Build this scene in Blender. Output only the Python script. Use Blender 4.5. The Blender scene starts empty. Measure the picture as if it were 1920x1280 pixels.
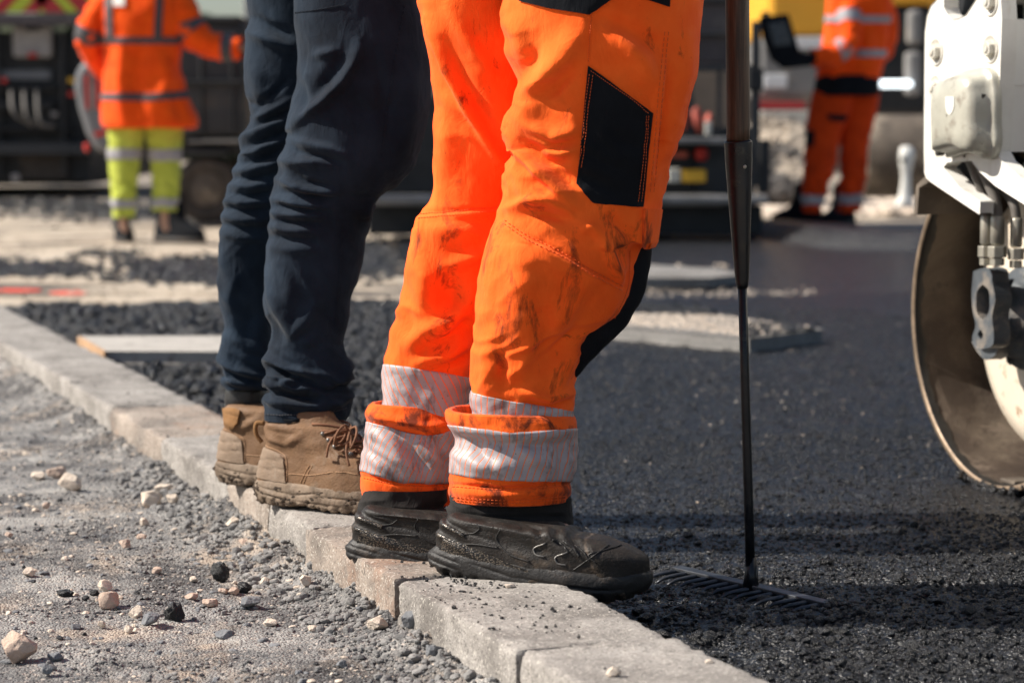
import bpy, math, random
import numpy as np
from mathutils import Vector, Matrix
from mathutils.bvhtree import BVHTree

S = bpy.context.scene
COL = S.collection
RNG = np.random.default_rng(7)
R = math.radians

# ------------------------------------------------------------------ camera, sky, sun, exposure
CAM = np.array([0.0, 0.0, 0.73])
F = 85.0 / 36.0 * 1920.0
PITCH = math.atan((640 - 244) / F)
cam_data = bpy.data.cameras.new('camera')
cam_data.lens = 85
cam_data.sensor_width = 36
cam_data.clip_start = 0.05
cam_data.clip_end = 3000
cam_data.dof.use_dof = True
cam_data.dof.focus_distance = 3.66
cam_data.dof.aperture_fstop = 5.0
cam = bpy.data.objects.new('camera', cam_data)
COL.objects.link(cam)
cam.location = CAM
cam.rotation_euler = (math.pi / 2 - PITCH, 0, 0)
S.camera = cam

SUN_EL = R(41)
SUN_DIR = np.array([-math.cos(SUN_EL) * math.cos(R(1)), -math.cos(SUN_EL) * math.sin(R(1)), math.sin(SUN_EL)])
W = bpy.data.worlds.new('World')
S.world = W
W.use_nodes = True
wn = W.node_tree.nodes
wl = W.node_tree.links
bg = wn['Background']
sky = wn.new('ShaderNodeTexSky')
sky.sky_type = 'NISHITA'
sky.sun_disc = False
sky.sun_elevation = SUN_EL
sky.sun_rotation = math.atan2(SUN_DIR[0], SUN_DIR[1])
sky.air_density = 1.0
sky.dust_density = 1.5
wl.new(sky.outputs[0], bg.inputs[0])
bg.inputs[1].default_value = 0.066
sd = bpy.data.lights.new('sun', 'SUN')
sd.energy = 5.0
sd.angle = R(0.55)
sd.color = (1.0, 0.93, 0.83)
so = bpy.data.objects.new('sun', sd)
COL.objects.link(so)
so.rotation_euler = Vector(SUN_DIR).to_track_quat('Z', 'Y').to_euler()
so.location = (-5, -2, 8)
S.view_settings.view_transform = 'Standard'
S.view_settings.look = 'None'
S.view_settings.gamma = 1
S.view_settings.use_curve_mapping = False
S.view_settings.exposure = 0.74

# ------------------------------------------------------------------ measuring helpers
_f = np.array([0, math.cos(PITCH), -math.sin(PITCH)])
_u = np.array([0, math.sin(PITCH), math.cos(PITCH)])
def ray(px, py):
    return _f + np.array([1.0, 0, 0]) * ((px - 960) / F) - _u * ((py - 640) / F)
def at_z(px, py, z=0.0):
    d = ray(px, py)
    return CAM + d * ((z - CAM[2]) / d[2])
def at_y(px, py, Y):
    d = ray(px, py)
    return CAM + d * (Y / d[1])
def proj(P):
    Q = P - CAM
    dep = Q @ _f
    return 960 + F * Q[..., 0] / dep, 640 - F * (Q @ _u) / dep

# ------------------------------------------------------------------ noise
_perm = np.random.default_rng(3).permutation(256).astype(np.int64)
_perm = np.concatenate([_perm, _perm, _perm])
_gr = np.random.default_rng(5).normal(size=(256, 3))
_gr /= np.linalg.norm(_gr, axis=1)[:, None]
def noise(x, y, z=0.0):
    x, y, z = np.broadcast_arrays(np.asarray(x, float), np.asarray(y, float), np.asarray(z, float))
    xi = np.floor(x).astype(np.int64); yi = np.floor(y).astype(np.int64); zi = np.floor(z).astype(np.int64)
    xf = x - xi; yf = y - yi; zf = z - zi
    fu = xf * xf * xf * (xf * (xf * 6 - 15) + 10)
    fv = yf * yf * yf * (yf * (yf * 6 - 15) + 10)
    fw = zf * zf * zf * (zf * (zf * 6 - 15) + 10)
    def g(a, b, c):
        h = _perm[_perm[_perm[(xi + a) & 255] + ((yi + b) & 255)] + ((zi + c) & 255)]
        v = _gr[h]
        return v[..., 0] * (xf - a) + v[..., 1] * (yf - b) + v[..., 2] * (zf - c)
    def l(a, b, t):
        return a + t * (b - a)
    return 1.6 * l(l(l(g(0,0,0), g(1,0,0), fu), l(g(0,1,0), g(1,1,0), fu), fv),
                   l(l(g(0,0,1), g(1,0,1), fu), l(g(0,1,1), g(1,1,1), fu), fv), fw)
def fbm(x, y, z=0.0, o=4, gain=0.5):
    s = 0; a = 1.0; f = 1.0
    for i in range(o):
        s = s + a * noise(x * f + i * 17.3, y * f + i * 5.1, z * f + i * 9.7)
        a *= gain; f *= 2.03
    return s
def interp(x, xs, ys):
    """monotone smooth interpolation"""
    xs = np.asarray(xs, float); ys = np.asarray(ys, float); x = np.asarray(x, float)
    if len(xs) < 3:
        return np.interp(x, xs, ys)
    h = np.diff(xs); dl = np.diff(ys) / h
    m = np.zeros(len(xs)); m[0] = dl[0]; m[-1] = dl[-1]
    for i in range(1, len(xs) - 1):
        m[i] = 0 if dl[i - 1] * dl[i] <= 0 else 2 * dl[i - 1] * dl[i] / (dl[i - 1] + dl[i])
    xc = np.clip(x, xs[0], xs[-1])
    k = np.clip(np.searchsorted(xs, xc, side='right') - 1, 0, len(xs) - 2)
    t = (xc - xs[k]) / h[k]
    return ((2*t**3 - 3*t**2 + 1) * ys[k] + (t**3 - 2*t**2 + t) * h[k] * m[k]
            + (-2*t**3 + 3*t**2) * ys[k + 1] + (t**3 - t**2) * h[k] * m[k + 1])

# ------------------------------------------------------------------ object helpers
ORG = {}
def tag(o, label=None, cat=None, group=None, kind=None):
    if label: o['label'] = label
    if cat: o['category'] = cat
    if group: o['group'] = group
    if kind: o['kind'] = kind
    return o
def thing(name, loc, label, cat, group=None):
    o = bpy.data.objects.new(name, None)
    o.empty_display_size = 0.1
    COL.objects.link(o)
    o.location = Vector(loc)
    ORG[o.name] = np.array(loc, float)
    return tag(o, label, cat, group)
def raw(name, V, faces, smooth=True, uv=None):
    V = np.asarray(V, float).reshape(-1, 3)
    if not isinstance(faces, (list, tuple)): faces = [faces]
    faces = [np.asarray(f, np.int64) for f in faces if len(f)]
    me = bpy.data.meshes.new(name)
    me.vertices.add(len(V)); me.vertices.foreach_set('co', V.astype(np.float32).ravel())
    nl = sum(f.size for f in faces); npoly = sum(len(f) for f in faces)
    me.loops.add(nl); me.polygons.add(npoly)
    lv = np.concatenate([f.ravel() for f in faces])
    me.loops.foreach_set('vertex_index', lv.astype(np.int32))
    st = []; off = 0
    for f in faces:
        st.append(off + np.arange(len(f)) * f.shape[1]); off += f.size
    me.polygons.foreach_set('loop_start', np.concatenate(st).astype(np.int32))
    me.polygons.foreach_set('use_smooth', np.full(npoly, smooth))
    if uv is not None:
        l = me.uv_layers.new(name='UVMap')
        l.data.foreach_set('uv', np.asarray(uv, float)[lv].astype(np.float32).ravel())
    me.update(calc_edges=True)
    return me
def mk(name, V, faces, mat, parent=None, smooth=True, uv=None, loc=None, bevel=0, auto=False):
    V = np.asarray(V, float).reshape(-1, 3)
    if parent is not None:
        o0 = ORG[parent.name]
    else:
        o0 = np.zeros(3) if loc is None else np.array(loc, float)
    me = raw(name, V - o0, faces, smooth, uv)
    if mat: me.materials.append(mat)
    o = bpy.data.objects.new(name, me)
    COL.objects.link(o)
    if parent is not None:
        o.parent = parent
    else:
        o.location = o0
    ORG[o.name] = o0
    if bevel:
        b = o.modifiers.new('bevel', 'BEVEL'); b.width = bevel; b.segments = 2; b.limit_method = 'ANGLE'
        b.angle_limit = R(40)
    return o
def grid_faces(nr, nu, closed=True, off=0):
    i = np.arange(nr - 1)[:, None]
    j = np.arange(nu if closed else nu - 1)[None, :]
    j2 = (j + 1) % nu
    a = i * nu + j; b = i * nu + j2; c = (i + 1) * nu + j2; d = (i + 1) * nu + j
    return np.stack([a, d, c, b], -1).reshape(-1, 4) + off
def loft(G, cap=True):
    nr, nu = G.shape[:2]
    V = G.reshape(-1, 3); fs = [grid_faces(nr, nu)]
    if cap:
        n = len(V)
        V = np.vstack([V, G[0].mean(0), G[-1].mean(0)])
        j = np.arange(nu); j2 = (j + 1) % nu
        fs.append(np.stack([np.full(nu, n), j, j2], -1))
        b = (nr - 1) * nu
        fs.append(np.stack([np.full(nu, n + 1), b + j2, b + j], -1))
    return V, fs
def tube(pts, r, n=10, cap=True):
    P = np.asarray(pts, float)
    r = np.broadcast_to(np.asarray(r, float), (len(P),))
    T = np.gradient(P, axis=0); T /= np.linalg.norm(T, axis=1)[:, None] + 1e-12
    up = np.array([0, 0, 1.0]) if abs(T[0][2]) < 0.9 else np.array([1.0, 0, 0])
    N = np.zeros_like(P); v = up - T[0] * (up @ T[0]); v /= np.linalg.norm(v)
    for i in range(len(P)):
        v = v - T[i] * (v @ T[i]); v /= np.linalg.norm(v) + 1e-12
        N[i] = v
    B = np.cross(T, N)
    a = np.linspace(0, 2 * np.pi, n, endpoint=False)
    G = P[:, None] + r[:, None, None] * (np.cos(a)[None, :, None] * N[:, None] + np.sin(a)[None, :, None] * B[:, None])
    return loft(G, cap)
def spline(pts, n=24):
    P = np.asarray(pts, float)
    d = np.concatenate([[0], np.cumsum(np.linalg.norm(np.diff(P, axis=0), axis=1))])
    t = np.linspace(0, d[-1], n)
    if len(P) < 3: return np.stack([np.interp(t, d, P[:, k]) for k in range(P.shape[1])], -1)
    m = np.gradient(P, d, axis=0)
    k = np.clip(np.searchsorted(d, t, side='right') - 1, 0, len(P) - 2)
    h = (d[k + 1] - d[k])[:, None]; s = ((t - d[k]) / (d[k + 1] - d[k]))[:, None]
    return ((2*s**3-3*s**2+1)*P[k] + (s**3-2*s**2+s)*h*m[k] + (-2*s**3+3*s**2)*P[k+1] + (s**3-s**2)*h*m[k+1])
def join(parts):
    Vs = []; fs = {}; off = 0
    for V, f in parts:
        if not isinstance(f, (list, tuple)): f = [f]
        for a in f:
            a = np.asarray(a)
            if len(a): fs.setdefault(a.shape[1], []).append(a + off)
        Vs.append(np.asarray(V).reshape(-1, 3)); off += len(Vs[-1])
    return np.vstack(Vs), [np.vstack(v) for v in fs.values()]
BOXF = np.array([[0,3,2,1],[4,5,6,7],[0,1,5,4],[1,2,6,5],[2,3,7,6],[3,0,4,7]])
def box(c, s, M=None):
    c = np.array(c, float); h = np.array(s, float) / 2
    V = np.array([[-1,-1,-1],[1,-1,-1],[1,1,-1],[-1,1,-1],[-1,-1,1],[1,-1,1],[1,1,1],[-1,1,1]]) * h
    if M is not None: V = V @ np.asarray(M).T
    return V + c, [BOXF]
def rotz(a):
    return np.array([[math.cos(a), -math.sin(a), 0], [math.sin(a), math.cos(a), 0], [0, 0, 1]])
def roty(a):
    return np.array([[math.cos(a), 0, math.sin(a)], [0, 1, 0], [-math.sin(a), 0, math.cos(a)]])
def rotx(a):
    return np.array([[1, 0, 0], [0, math.cos(a), -math.sin(a)], [0, math.sin(a), math.cos(a)]])
def pxbox(x0, x1, y0, y1, Y, dep):
    """box whose near face covers the measured rectangle at depth Y"""
    a = at_y(x0, y0, Y); b = at_y(x1, y1, Y)
    c = (a + b) / 2; c[1] = Y + dep / 2
    return box(c, (abs(b[0] - a[0]), dep, abs(a[2] - b[2])))
def prism(poly, axis_o, ex, ey, ez, t0, t1):
    """extrude 2D polygon (in ex, ey) along ez"""
    P = np.array(poly, float); n = len(P)
    base = np.array(axis_o) + P[:, :1] * np.array(ex) + P[:, 1:] * np.array(ey)
    V = np.vstack([base + np.array(ez) * t0, base + np.array(ez) * t1])
    j = np.arange(n); j2 = (j + 1) % n
    side = np.stack([j, j2, n + j2, n + j], -1)
    return V, [side, j[None, ::-1], (n + j)[None, :]]
def ico(sub):
    t = (1 + 5 ** .5) / 2
    V = [(-1,t,0),(1,t,0),(-1,-t,0),(1,-t,0),(0,-1,t),(0,1,t),(0,-1,-t),(0,1,-t),(t,0,-1),(t,0,1),(-t,0,-1),(-t,0,1)]
    Fc = [(0,11,5),(0,5,1),(0,1,7),(0,7,10),(0,10,11),(1,5,9),(5,11,4),(11,10,2),(10,7,6),(7,1,8),
          (3,9,4),(3,4,2),(3,2,6),(3,6,8),(3,8,9),(4,9,5),(2,4,11),(6,2,10),(8,6,7),(9,8,1)]
    V = [np.array(v) / np.linalg.norm(v) for v in V]
    for _ in range(sub):
        c = {}; nf = []
        def mid(a, b):
            k = (min(a, b), max(a, b))
            if k not in c:
                m = V[a] + V[b]; V.append(m / np.linalg.norm(m)); c[k] = len(V) - 1
            return c[k]
        for a, b, d in Fc:
            ab, bd, da = mid(a, b), mid(b, d), mid(d, a)
            nf += [(a, ab, da), (b, bd, ab), (d, da, bd), (ab, bd, da)]
        Fc = nf
    return np.array(V), np.array(Fc)
ICO = [ico(k) for k in range(4)]
def rock(seed, sub=2, planes=11, soft=0.0):
    r = np.random.default_rng(seed)
    V, Fc = ICO[sub]
    N = r.normal(size=(planes, 3)); N /= np.linalg.norm(N, axis=1)[:, None]
    N = np.vstack([N, -N[:4] + r.normal(size=(4, 3)) * .3]); N /= np.linalg.norm(N, axis=1)[:, None]
    h = r.uniform(.62, .95, len(N))
    D = V @ N.T
    rad = np.where(D > .05, h / np.maximum(D, .05), 9).min(1)
    rad = np.minimum(rad, 1.15)
    P = V * rad[:, None]
    P += V * (fbm(V[:, 0] * 2.2 + seed, V[:, 1] * 2.2, V[:, 2] * 2.2, 3)[:, None] * (.05 + soft))
    return P, Fc

# ------------------------------------------------------------------ materials
def lin(c):
    return tuple(((v / 255) / 12.92 if v / 255 <= .04045 else ((v / 255 + .055) / 1.055) ** 2.4) for v in c)
class NT:
    def __init__(s, name):
        s.m = bpy.data.materials.new(name); s.m.use_nodes = True
        s.t = s.m.node_tree; s.n = s.t.nodes; s.b = s.n['Principled BSDF']
    def link(s, a, b): s.t.links.new(a, b)
    def co(s, kind='Object'):
        c = s.n.new('ShaderNodeTexCoord'); return c.outputs[kind]
    def geo(s):
        return s.n.new('ShaderNodeNewGeometry').outputs['Position']
    def map(s, v, sc=(1,1,1), rot=(0,0,0), loc=(0,0,0)):
        m = s.n.new('ShaderNodeMapping'); s.link(v, m.inputs[0])
        m.inputs['Scale'].default_value = sc; m.inputs['Rotation'].default_value = rot; m.inputs['Location'].default_value = loc
        return m.outputs[0]
    def noise(s, v, sc, det=4, rough=.55, dist=0):
        n = s.n.new('ShaderNodeTexNoise'); s.link(v, n.inputs['Vector'])
        n.inputs['Scale'].default_value = sc; n.inputs['Detail'].default_value = det
        n.inputs['Roughness'].default_value = rough; n.inputs['Distortion'].default_value = dist
        return n.outputs[0]
    def vor(s, v, sc, feat='F1', out='Distance'):
        n = s.n.new('ShaderNodeTexVoronoi'); n.feature = feat; s.link(v, n.inputs['Vector'])
        n.inputs['Scale'].default_value = sc
        return n.outputs[out]
    def ramp(s, v, stops, interp='LINEAR'):
        r = s.n.new('ShaderNodeValToRGB'); s.link(v, r.inputs[0]); cr = r.color_ramp; cr.interpolation = interp
        while len(cr.elements) < len(stops): cr.elements.new(.5)
        for e, (p, c) in zip(cr.elements, stops):
            e.position = p
            if not isinstance(c, (tuple, list)): c = (c, c, c)
            e.color = (*c, 1)
        return r.outputs[0]
    def mix(s, fac, a, b, blend='MIX'):
        m = s.n.new('ShaderNodeMix'); m.data_type = 'RGBA'; m.blend_type = blend; m.clamp_factor = True
        for i, v in ((0, fac), (6, a), (7, b)):
            if hasattr(v, 'is_linked') or isinstance(v, bpy.types.NodeSocket): s.link(v, m.inputs[i])
            elif i == 0: m.inputs[0].default_value = v
            else: m.inputs[i].default_value = (*v, 1) if isinstance(v, (tuple, list)) else (v, v, v, 1)
        return m.outputs[2]
    def math(s, op, a, b=0.0, c=None, clamp=False):
        m = s.n.new('ShaderNodeMath'); m.operation = op; m.use_clamp = clamp
        for i, v in enumerate((a, b) if c is None else (a, b, c)):
            if isinstance(v, bpy.types.NodeSocket): s.link(v, m.inputs[i])
            else: m.inputs[i].default_value = v
        return m.outputs[0]
    def sep(s, v):
        m = s.n.new('ShaderNodeSeparateXYZ'); s.link(v, m.inputs[0]); return m.outputs
    def bump(s, h, strength=.5, dist=.01, normal=None):
        b = s.n.new('ShaderNodeBump'); s.link(h, b.inputs['Height'])
        b.inputs['Strength'].default_value = strength; b.inputs['Distance'].default_value = dist
        if normal is not None: s.link(normal, b.inputs['Normal'])
        s.link(b.outputs[0], s.b.inputs['Normal'])
        return b.outputs[0]
    def set(s, color=None, rough=None, metal=None, spec=None, sheen=None, coat=None):
        for k, v in (('Base Color', color), ('Roughness', rough), ('Metallic', metal), ('Specular IOR Level', spec),
                     ('Sheen Weight', sheen), ('Coat Weight', coat)):
            if v is None: continue
            if isinstance(v, bpy.types.NodeSocket): s.link(v, s.b.inputs[k])
            elif isinstance(v, (tuple, list)): s.b.inputs[k].default_value = (*v, 1)
            else: s.b.inputs[k].default_value = v
        return s.m

def simple(name, col, rough=.6, metal=0, var=.25, scale=6, bumpd=0.0, spec=.5, dirt=None, dirt_amt=.5, dscale=3):
    t = NT(name); c = t.co()
    n = t.noise(c, scale, 5)
    dark = tuple(v * (1 - var) for v in col); lite = tuple(min(1, v * (1 + var)) for v in col)
    k = t.ramp(n, [(.3, dark), (.7, lite)])
    if dirt:
        d = t.ramp(t.noise(c, dscale, 6, .65), [(.62 - dirt_amt * .35, 0.0), (.72 - dirt_amt * .2, 1.0)])
        k = t.mix(d, k, dirt)
    t.set(k, t.ramp(t.noise(c, scale * 2.3, 4), [(.3, max(0, rough - .1)), (.7, min(1, rough + .1))]), metal, spec)
    if bumpd: t.bump(t.noise(c, scale * 12, 5), .6, bumpd)
    return t.m

def m_fabric(name, col, lit, seed=0, dirt=None, dirt_hi=0, weave=900, sheen=.25, fade=0.0, rough=.85):
    t = NT(name); c = t.co(); c = t.map(c, loc=(seed, seed * 2, 0))
    n = t.noise(c, 9, 5, .6)
    k = t.ramp(n, [(.3, col), (.72, lit)])
    n2 = t.noise(c, 60, 4, .6)
    k = t.mix(t.ramp(n2, [(.45, 0.0), (.8, .22)]), k, lit)
    if dirt:
        z = t.sep(t.geo())[2]
        zz = t.math('MULTIPLY_ADD', z, -1.1, 1.0)           # more grime low down
        big = t.noise(t.map(c, (1.4, 1.4, .6)), 14, 6, .68, .6)
        d = t.ramp(t.math('ADD', big, t.math('MULTIPLY', zz, .10)), [(.645 - dirt_hi, 0.0), (.76 - dirt_hi, .85)])
        k = t.mix(d, k, dirt)
        fine = t.noise(t.map(c, (1, 1, .35)), 120, 3, .7)
        k = t.mix(t.ramp(fine, [(.70, 0.0), (.76, .8)]), k, dirt)
        hz = t.ramp(t.noise(c, 5, 5, .65), [(.5, 0.0), (.8, .3)])
        k = t.mix(hz, k, tuple(v * .45 for v in col))
    t.set(k, rough, 0, .12, sheen)
    h1 = t.noise(c, weave, 2, .5)
    w = t.noise(t.map(c, (1, 1, .45)), 34, 5, .62, .8)
    h = t.math('ADD', t.math('MULTIPLY', w, 1.0), t.math('MULTIPLY', h1, .06))
    t.bump(h, .5, .006)
    return t.m
M = {}
M['orange'] = m_fabric('hi_vis_orange_cotton', (.90, .094, .008), (1.0, .160, .022), 0, (.035, .014, .008), .032, sheen=.05)
M['orange_low'] = m_fabric('hi_vis_orange_dirty_hem', (.85, .09, .008), (.95, .14, .014), 4, (.03, .014, .010), .07, sheen=.1)
M['orange_far'] = m_fabric('hi_vis_orange_jacket', (.90, .07, .004), (1.0, .11, .006), 2, (.05, .02, .012), .02, sheen=.1)
M['yellow'] = m_fabric('hi_vis_yellow', (.40, .46, .06), (.50, .55, .09), 3, (.10, .09, .03), .01, sheen=.1)
M['navy'] = m_fabric('navy_cotton', (.0036, .0068, .013), (.015, .027, .045), 1, None, sheen=.06)
M['black_cloth'] = m_fabric('black_cordura', (.0045, .0055, .008), (.009, .0105, .014), 5, None, sheen=.02)
M['gaiter'] = m_fabric('dark_boot_lining', (.014, .013, .013), (.030, .027, .025), 6, None, sheen=.05)
M['orange_shaded'] = m_fabric('shaded_soiled_orange', (.50, .04, .004), (.66, .06, .006), 7, (.04, .018, .012), .03, sheen=.05)  # orange darkened to paint in shade on the tablet worker's trousers, plus grime
M['skin'] = simple('skin', (.45, .26, .18), .5)
M['helmet'] = simple('helmet_plastic', (.75, .75, .72), .35, var=.05)
M['hair'] = simple('hair', (.05, .03, .02), .7)

def m_band(name, ang, period=.0105, base=(.39, .355, .37)):
    t = NT(name); uv = t.co('UV'); c = t.co()
    s = t.sep(t.map(uv, (1, 1, 1), (0, 0, ang)))
    ph = t.math('FRACT', t.math('DIVIDE', s[0], period))
    line = t.math('LESS_THAN', ph, .14)
    n = t.noise(c, 30, 4)
    g = t.ramp(n, [(.3, tuple(v * .85 for v in base)), (.7, base)])
    k = t.mix(line, g, (.80, .17, .04))
    d = t.ramp(t.noise(t.map(c, (1.6, 1.6, .6)), 22, 6, .7), [(.53, 0.0), (.70, .85)])
    k = t.mix(d, k, (.07, .05, .04))
    f = t.ramp(t.noise(c, 170, 3, .7), [(.66, 0.0), (.72, .85)])
    k = t.mix(f, k, (.05, .035, .03))
    t.set(k, .5, 0.0, .4)
    t.bump(t.math('ADD', t.math('MULTIPLY', line, -.15), t.noise(c, 60, 4)), .4, .003)
    return t.m
M['band_a'] = m_band('reflective_striped_tape', .18)
M['band_b'] = m_band('reflective_striped_tape_crossed', -.55)
M['band_c'] = m_band('reflective_striped_tape_slanted', .32)
M['tape'] = simple('grey_reflective_tape', (.30, .29, .31), .4, var=.15)
M['tape_dark'] = simple('dull_reflective_tape', (.055, .05, .055), .6, var=.15)

def m_leather(name, col, lite, dust, damt, rough=.6, sc=14):
    t = NT(name); c = t.co()
    k = t.ramp(t.noise(c, sc, 6, .6), [(.3, col), (.7, lite)])
    z = t.sep(t.geo())[2]
    dd = t.math('ADD', t.noise(c, sc * 1.6, 6, .7), t.math('MULTIPLY', t.math('SUBTRACT', .16, z), .8))
    k = t.mix(t.ramp(dd, [(.62 - damt, 0.0), (.8 - damt, .9)]), k, dust)
    scr = t.ramp(t.noise(t.map(c, (1, 1, 3)), 160, 3, .7), [(.66, 0.0), (.74, .5)])
    k = t.mix(scr, k, dust)
    t.set(k, t.ramp(t.noise(c, 40, 4), [(.3, rough - .15), (.7, rough + .15)]), 0, .4)
    t.bump(t.math('ADD', t.noise(c, 260, 4, .6), t.math('MULTIPLY', t.noise(c, 45, 4, .6), 1.5)), .55, .0022)
    return t.m
M['tan'] = m_leather('tan_nubuck', (.115, .060, .028), (.19, .106, .054), (.24, .175, .12), .05, .75)
M['tan_sole'] = m_leather('dusty_tan_rubber', (.15, .108, .075), (.24, .18, .13), (.075, .05, .032), .09, .8)
M['tan_patch'] = m_leather('dusty_heel_patch', (.18, .125, .085), (.24, .175, .125), (.28, .23, .18), .03, .85)
M['tan_fuzzy'] = m_leather('fuzzy_suede_tab', (.18, .088, .032), (.25, .13, .052), (.3, .2, .1), 0, .95)
M['lace'] = simple('tan_lace', (.17, .075, .036), .8, bumpd=.001, scale=60)
M['blk_boot'] = m_leather('worn_black_leather', (.010, .009, .008), (.024, .018, .014), (.085, .058, .038), .0, .45)
M['blk_sole'] = m_leather('black_rubber_sole', (.012, .011, .011), (.022, .02, .019), (.085, .06, .042), .0, .55)
t = NT('panelled_black_boot'); c = t.co(); uv = t.sep(t.co('UV')); ux, uz = uv[0], uv[1]
k = t.ramp(t.noise(c, 22, 6, .65), [(.3, (.008, .0075, .007)), (.7, (.022, .017, .014))])
tc = t.math('SUBTRACT', ux, t.math('MULTIPLY_ADD', t.math('SUBTRACT', .085, uz), .55, .235))     # toe cap edge
k = t.mix(t.math('MULTIPLY', t.math('GREATER_THAN', tc, 0.0), .7), k, (.020, .015, .012))
edge = t.ramp(t.math('ABSOLUTE', tc), [(.0, .8), (.004, 0.0)])
k = t.mix(t.math('MULTIPLY', edge, t.ramp(t.noise(c, 50, 4), [(.4, 0.0), (.6, 1.0)])), k, (.12, .085, .06))
du = t.math('ADD', t.noise(c, 24, 7, .72), t.math('MULTIPLY', t.math('SUBTRACT', .05, uz), 1.6))
k = t.mix(t.ramp(du, [(.56, 0.0), (.74, .75)]), k, (.085, .058, .038))
scr = t.ramp(t.noise(t.map(c, (1, 1, 4)), 130, 4, .75), [(.60, 0.0), (.68, .6)]); k = t.mix(scr, k, (.10, .075, .055))
t.set(k, t.ramp(t.noise(c, 40, 5), [(.3, .36), (.7, .75)]), 0, .35)
t.bump(t.math('ADD', t.noise(c, 300, 4, .6), t.math('MULTIPLY', t.noise(c, 60, 5, .6), 1.2)), .6, .002); M['blk_panel'] = t.m
t = NT('heel_mesh_print'); c = t.co()
v = t.vor(t.map(c, (1, 1, 1.4)), 330, 'F1')
k = t.ramp(v, [(.25, (.16, .13, .10)), (.5, (.015, .014, .014))])
t.set(k, .35, .3); t.bump(v, .6, .001); M['heel_print'] = t.m
M['hook'] = simple('grey_lace_hook', (.16, .15, .14), .35, .4)
M['mud'] = simple('dried_mud', (.042, .026, .015), .95, var=.5, scale=50, bumpd=.004)
M['thread'] = simple('orange_thread', (.70, .10, .01), .8)
M['thread_n'] = simple('dark_thread', (.05, .05, .055), .8)
M['thread_t'] = simple('tan_thread', (.34, .2, .11), .8)
M['ankle'] = simple('scuffed_black_ankle_guard', (.02, .02, .021), .38, var=.4, scale=30, bumpd=.001)

# ground materials
def m_asphalt(name, base=.0075, hi=.035, sc=1.0, dust=(.13, .11, .09), damt=.0):
    t = NT(name); c = t.geo()
    v = t.vor(c, 140 * sc, 'F1', 'Color')
    vv = t.sep(v)[0]
    k = t.ramp(vv, [(.0, (base * .6, base * .70, base * .98)), (.8, (base * 1.2, base * 1.32, base * 1.6)), (.97, (hi, hi, hi * 1.02))])
    d = t.ramp(t.noise(t.map(c, (1, 2.2, 1)), 3.1, 7, .7), [(.60 - damt, 0.0), (.80 - damt, .55)])
    f = t.ramp(t.noise(c, 120 * sc, 3, .6), [(.5, 0.0), (.62, 1.0)])
    k = t.mix(t.math('MULTIPLY', d, f), k, dust)
    t.set(k, t.ramp(t.noise(c, 90 * sc, 3), [(.3, .18), (.7, .45)]), 0, .5)
    d1 = t.vor(c, 150 * sc, 'F1')
    h = t.math('ADD', t.math('MULTIPLY', d1, -1.0), t.math('MULTIPLY', t.noise(c, 420 * sc, 3, .6), .35))
    t.bump(h, .9, .006 / sc)
    return t.m
M['asphalt'] = m_asphalt('fresh_asphalt', damt=.05)
M['asphalt_far'] = m_asphalt('rolled_asphalt', .011, .05, .6, damt=.10)
def m_chunk(name, base, rough=.42, spec=.5):
    t = NT(name); c = t.geo()
    k = t.ramp(t.noise(c, 60, 4), [(.3, (base * .5, base * .5, base * .56)), (.7, (base * 1.3, base * 1.42, base * 1.85))])
    t.set(k, t.ramp(t.noise(c, 200, 3), [(.3, rough - .12), (.7, rough + .18)]), 0, spec)
    t.bump(t.noise(c, 700, 4, .65), .8, .003)
    return t.m
M['chunk'] = m_chunk('bitumen_coated_stone', .0065, .27, .5)
M['chunk_dusty'] = m_chunk('dusty_coated_stone', .045, .7)
t = NT('dusty_verge_soil'); c = t.geo()
k = t.ramp(t.noise(c, 5, 7, .65), [(.30, (.075, .074, .078)), (.46, (.195, .19, .187)), (.64, (.38, .365, .345))])
bg_ = t.ramp(t.noise(t.map(c, (1.3, .8, 1), loc=(3.1, .4, 0)), 2.6, 7, .68), [(.52, 0.0), (.62, .8)])
k = t.mix(bg_, k, (.44, .355, .28))
dk = t.ramp(t.noise(t.map(c, loc=(7, 2, 0)), 3.2, 7, .7), [(.50, 0.0), (.61, .8)])
k = t.mix(dk, k, (.058, .056, .058))
sp = t.sep(t.vor(c, 210, 'F1', 'Color'))[0]
k = t.mix(t.ramp(sp, [(.90, 0.0), (.95, .8)]), k, (.48, .42, .37))
k = t.mix(t.ramp(sp, [(.03, .7), (.07, 0.0)]), k, (.05, .05, .055))
t.set(k, .95, 0, .2)
t.bump(t.math('ADD', t.noise(c, 130, 5, .7), t.math('MULTIPLY', t.vor(c, 230), -.8)), .9, .006)
M['verge'] = t.m
t = NT('sandy_subbase'); c = t.geo()
k = t.ramp(t.noise(c, 1.3, 8, .7), [(.3, (.36, .29, .225)), (.5, (.50, .42, .33)), (.7, (.60, .53, .44))])
y_ = t.sep(c)[1]; x_ = t.sep(c)[0]
st = t.noise(t.map(c, (.5, .8, 1), loc=(2.3, .7, 0)), 1.15, 6, .66)
k = t.mix(t.ramp(st, [(.525, 0.0), (.575, .9)]), k, (.05, .048, .05))
far = t.math('MULTIPLY', t.ramp(t.math('MULTIPLY', y_, .02), [(.36, 0.0), (.42, .8)]), t.ramp(t.noise(t.map(c, (.4, .5, 1)), 1.3, 5, .65), [(.44, 0.0), (.54, 1.0)]))
k = t.mix(far, k, (.075, .075, .08))
sp = t.ramp(t.noise(c, 40, 4, .7), [(.33, .4), (.45, 0.0)])
k = t.mix(sp, k, (.16, .14, .12))
t.set(k, .95, 0, .2); t.bump(t.noise(c, 30, 6, .7), .8, .02)
M['sand'] = t.m
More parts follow.
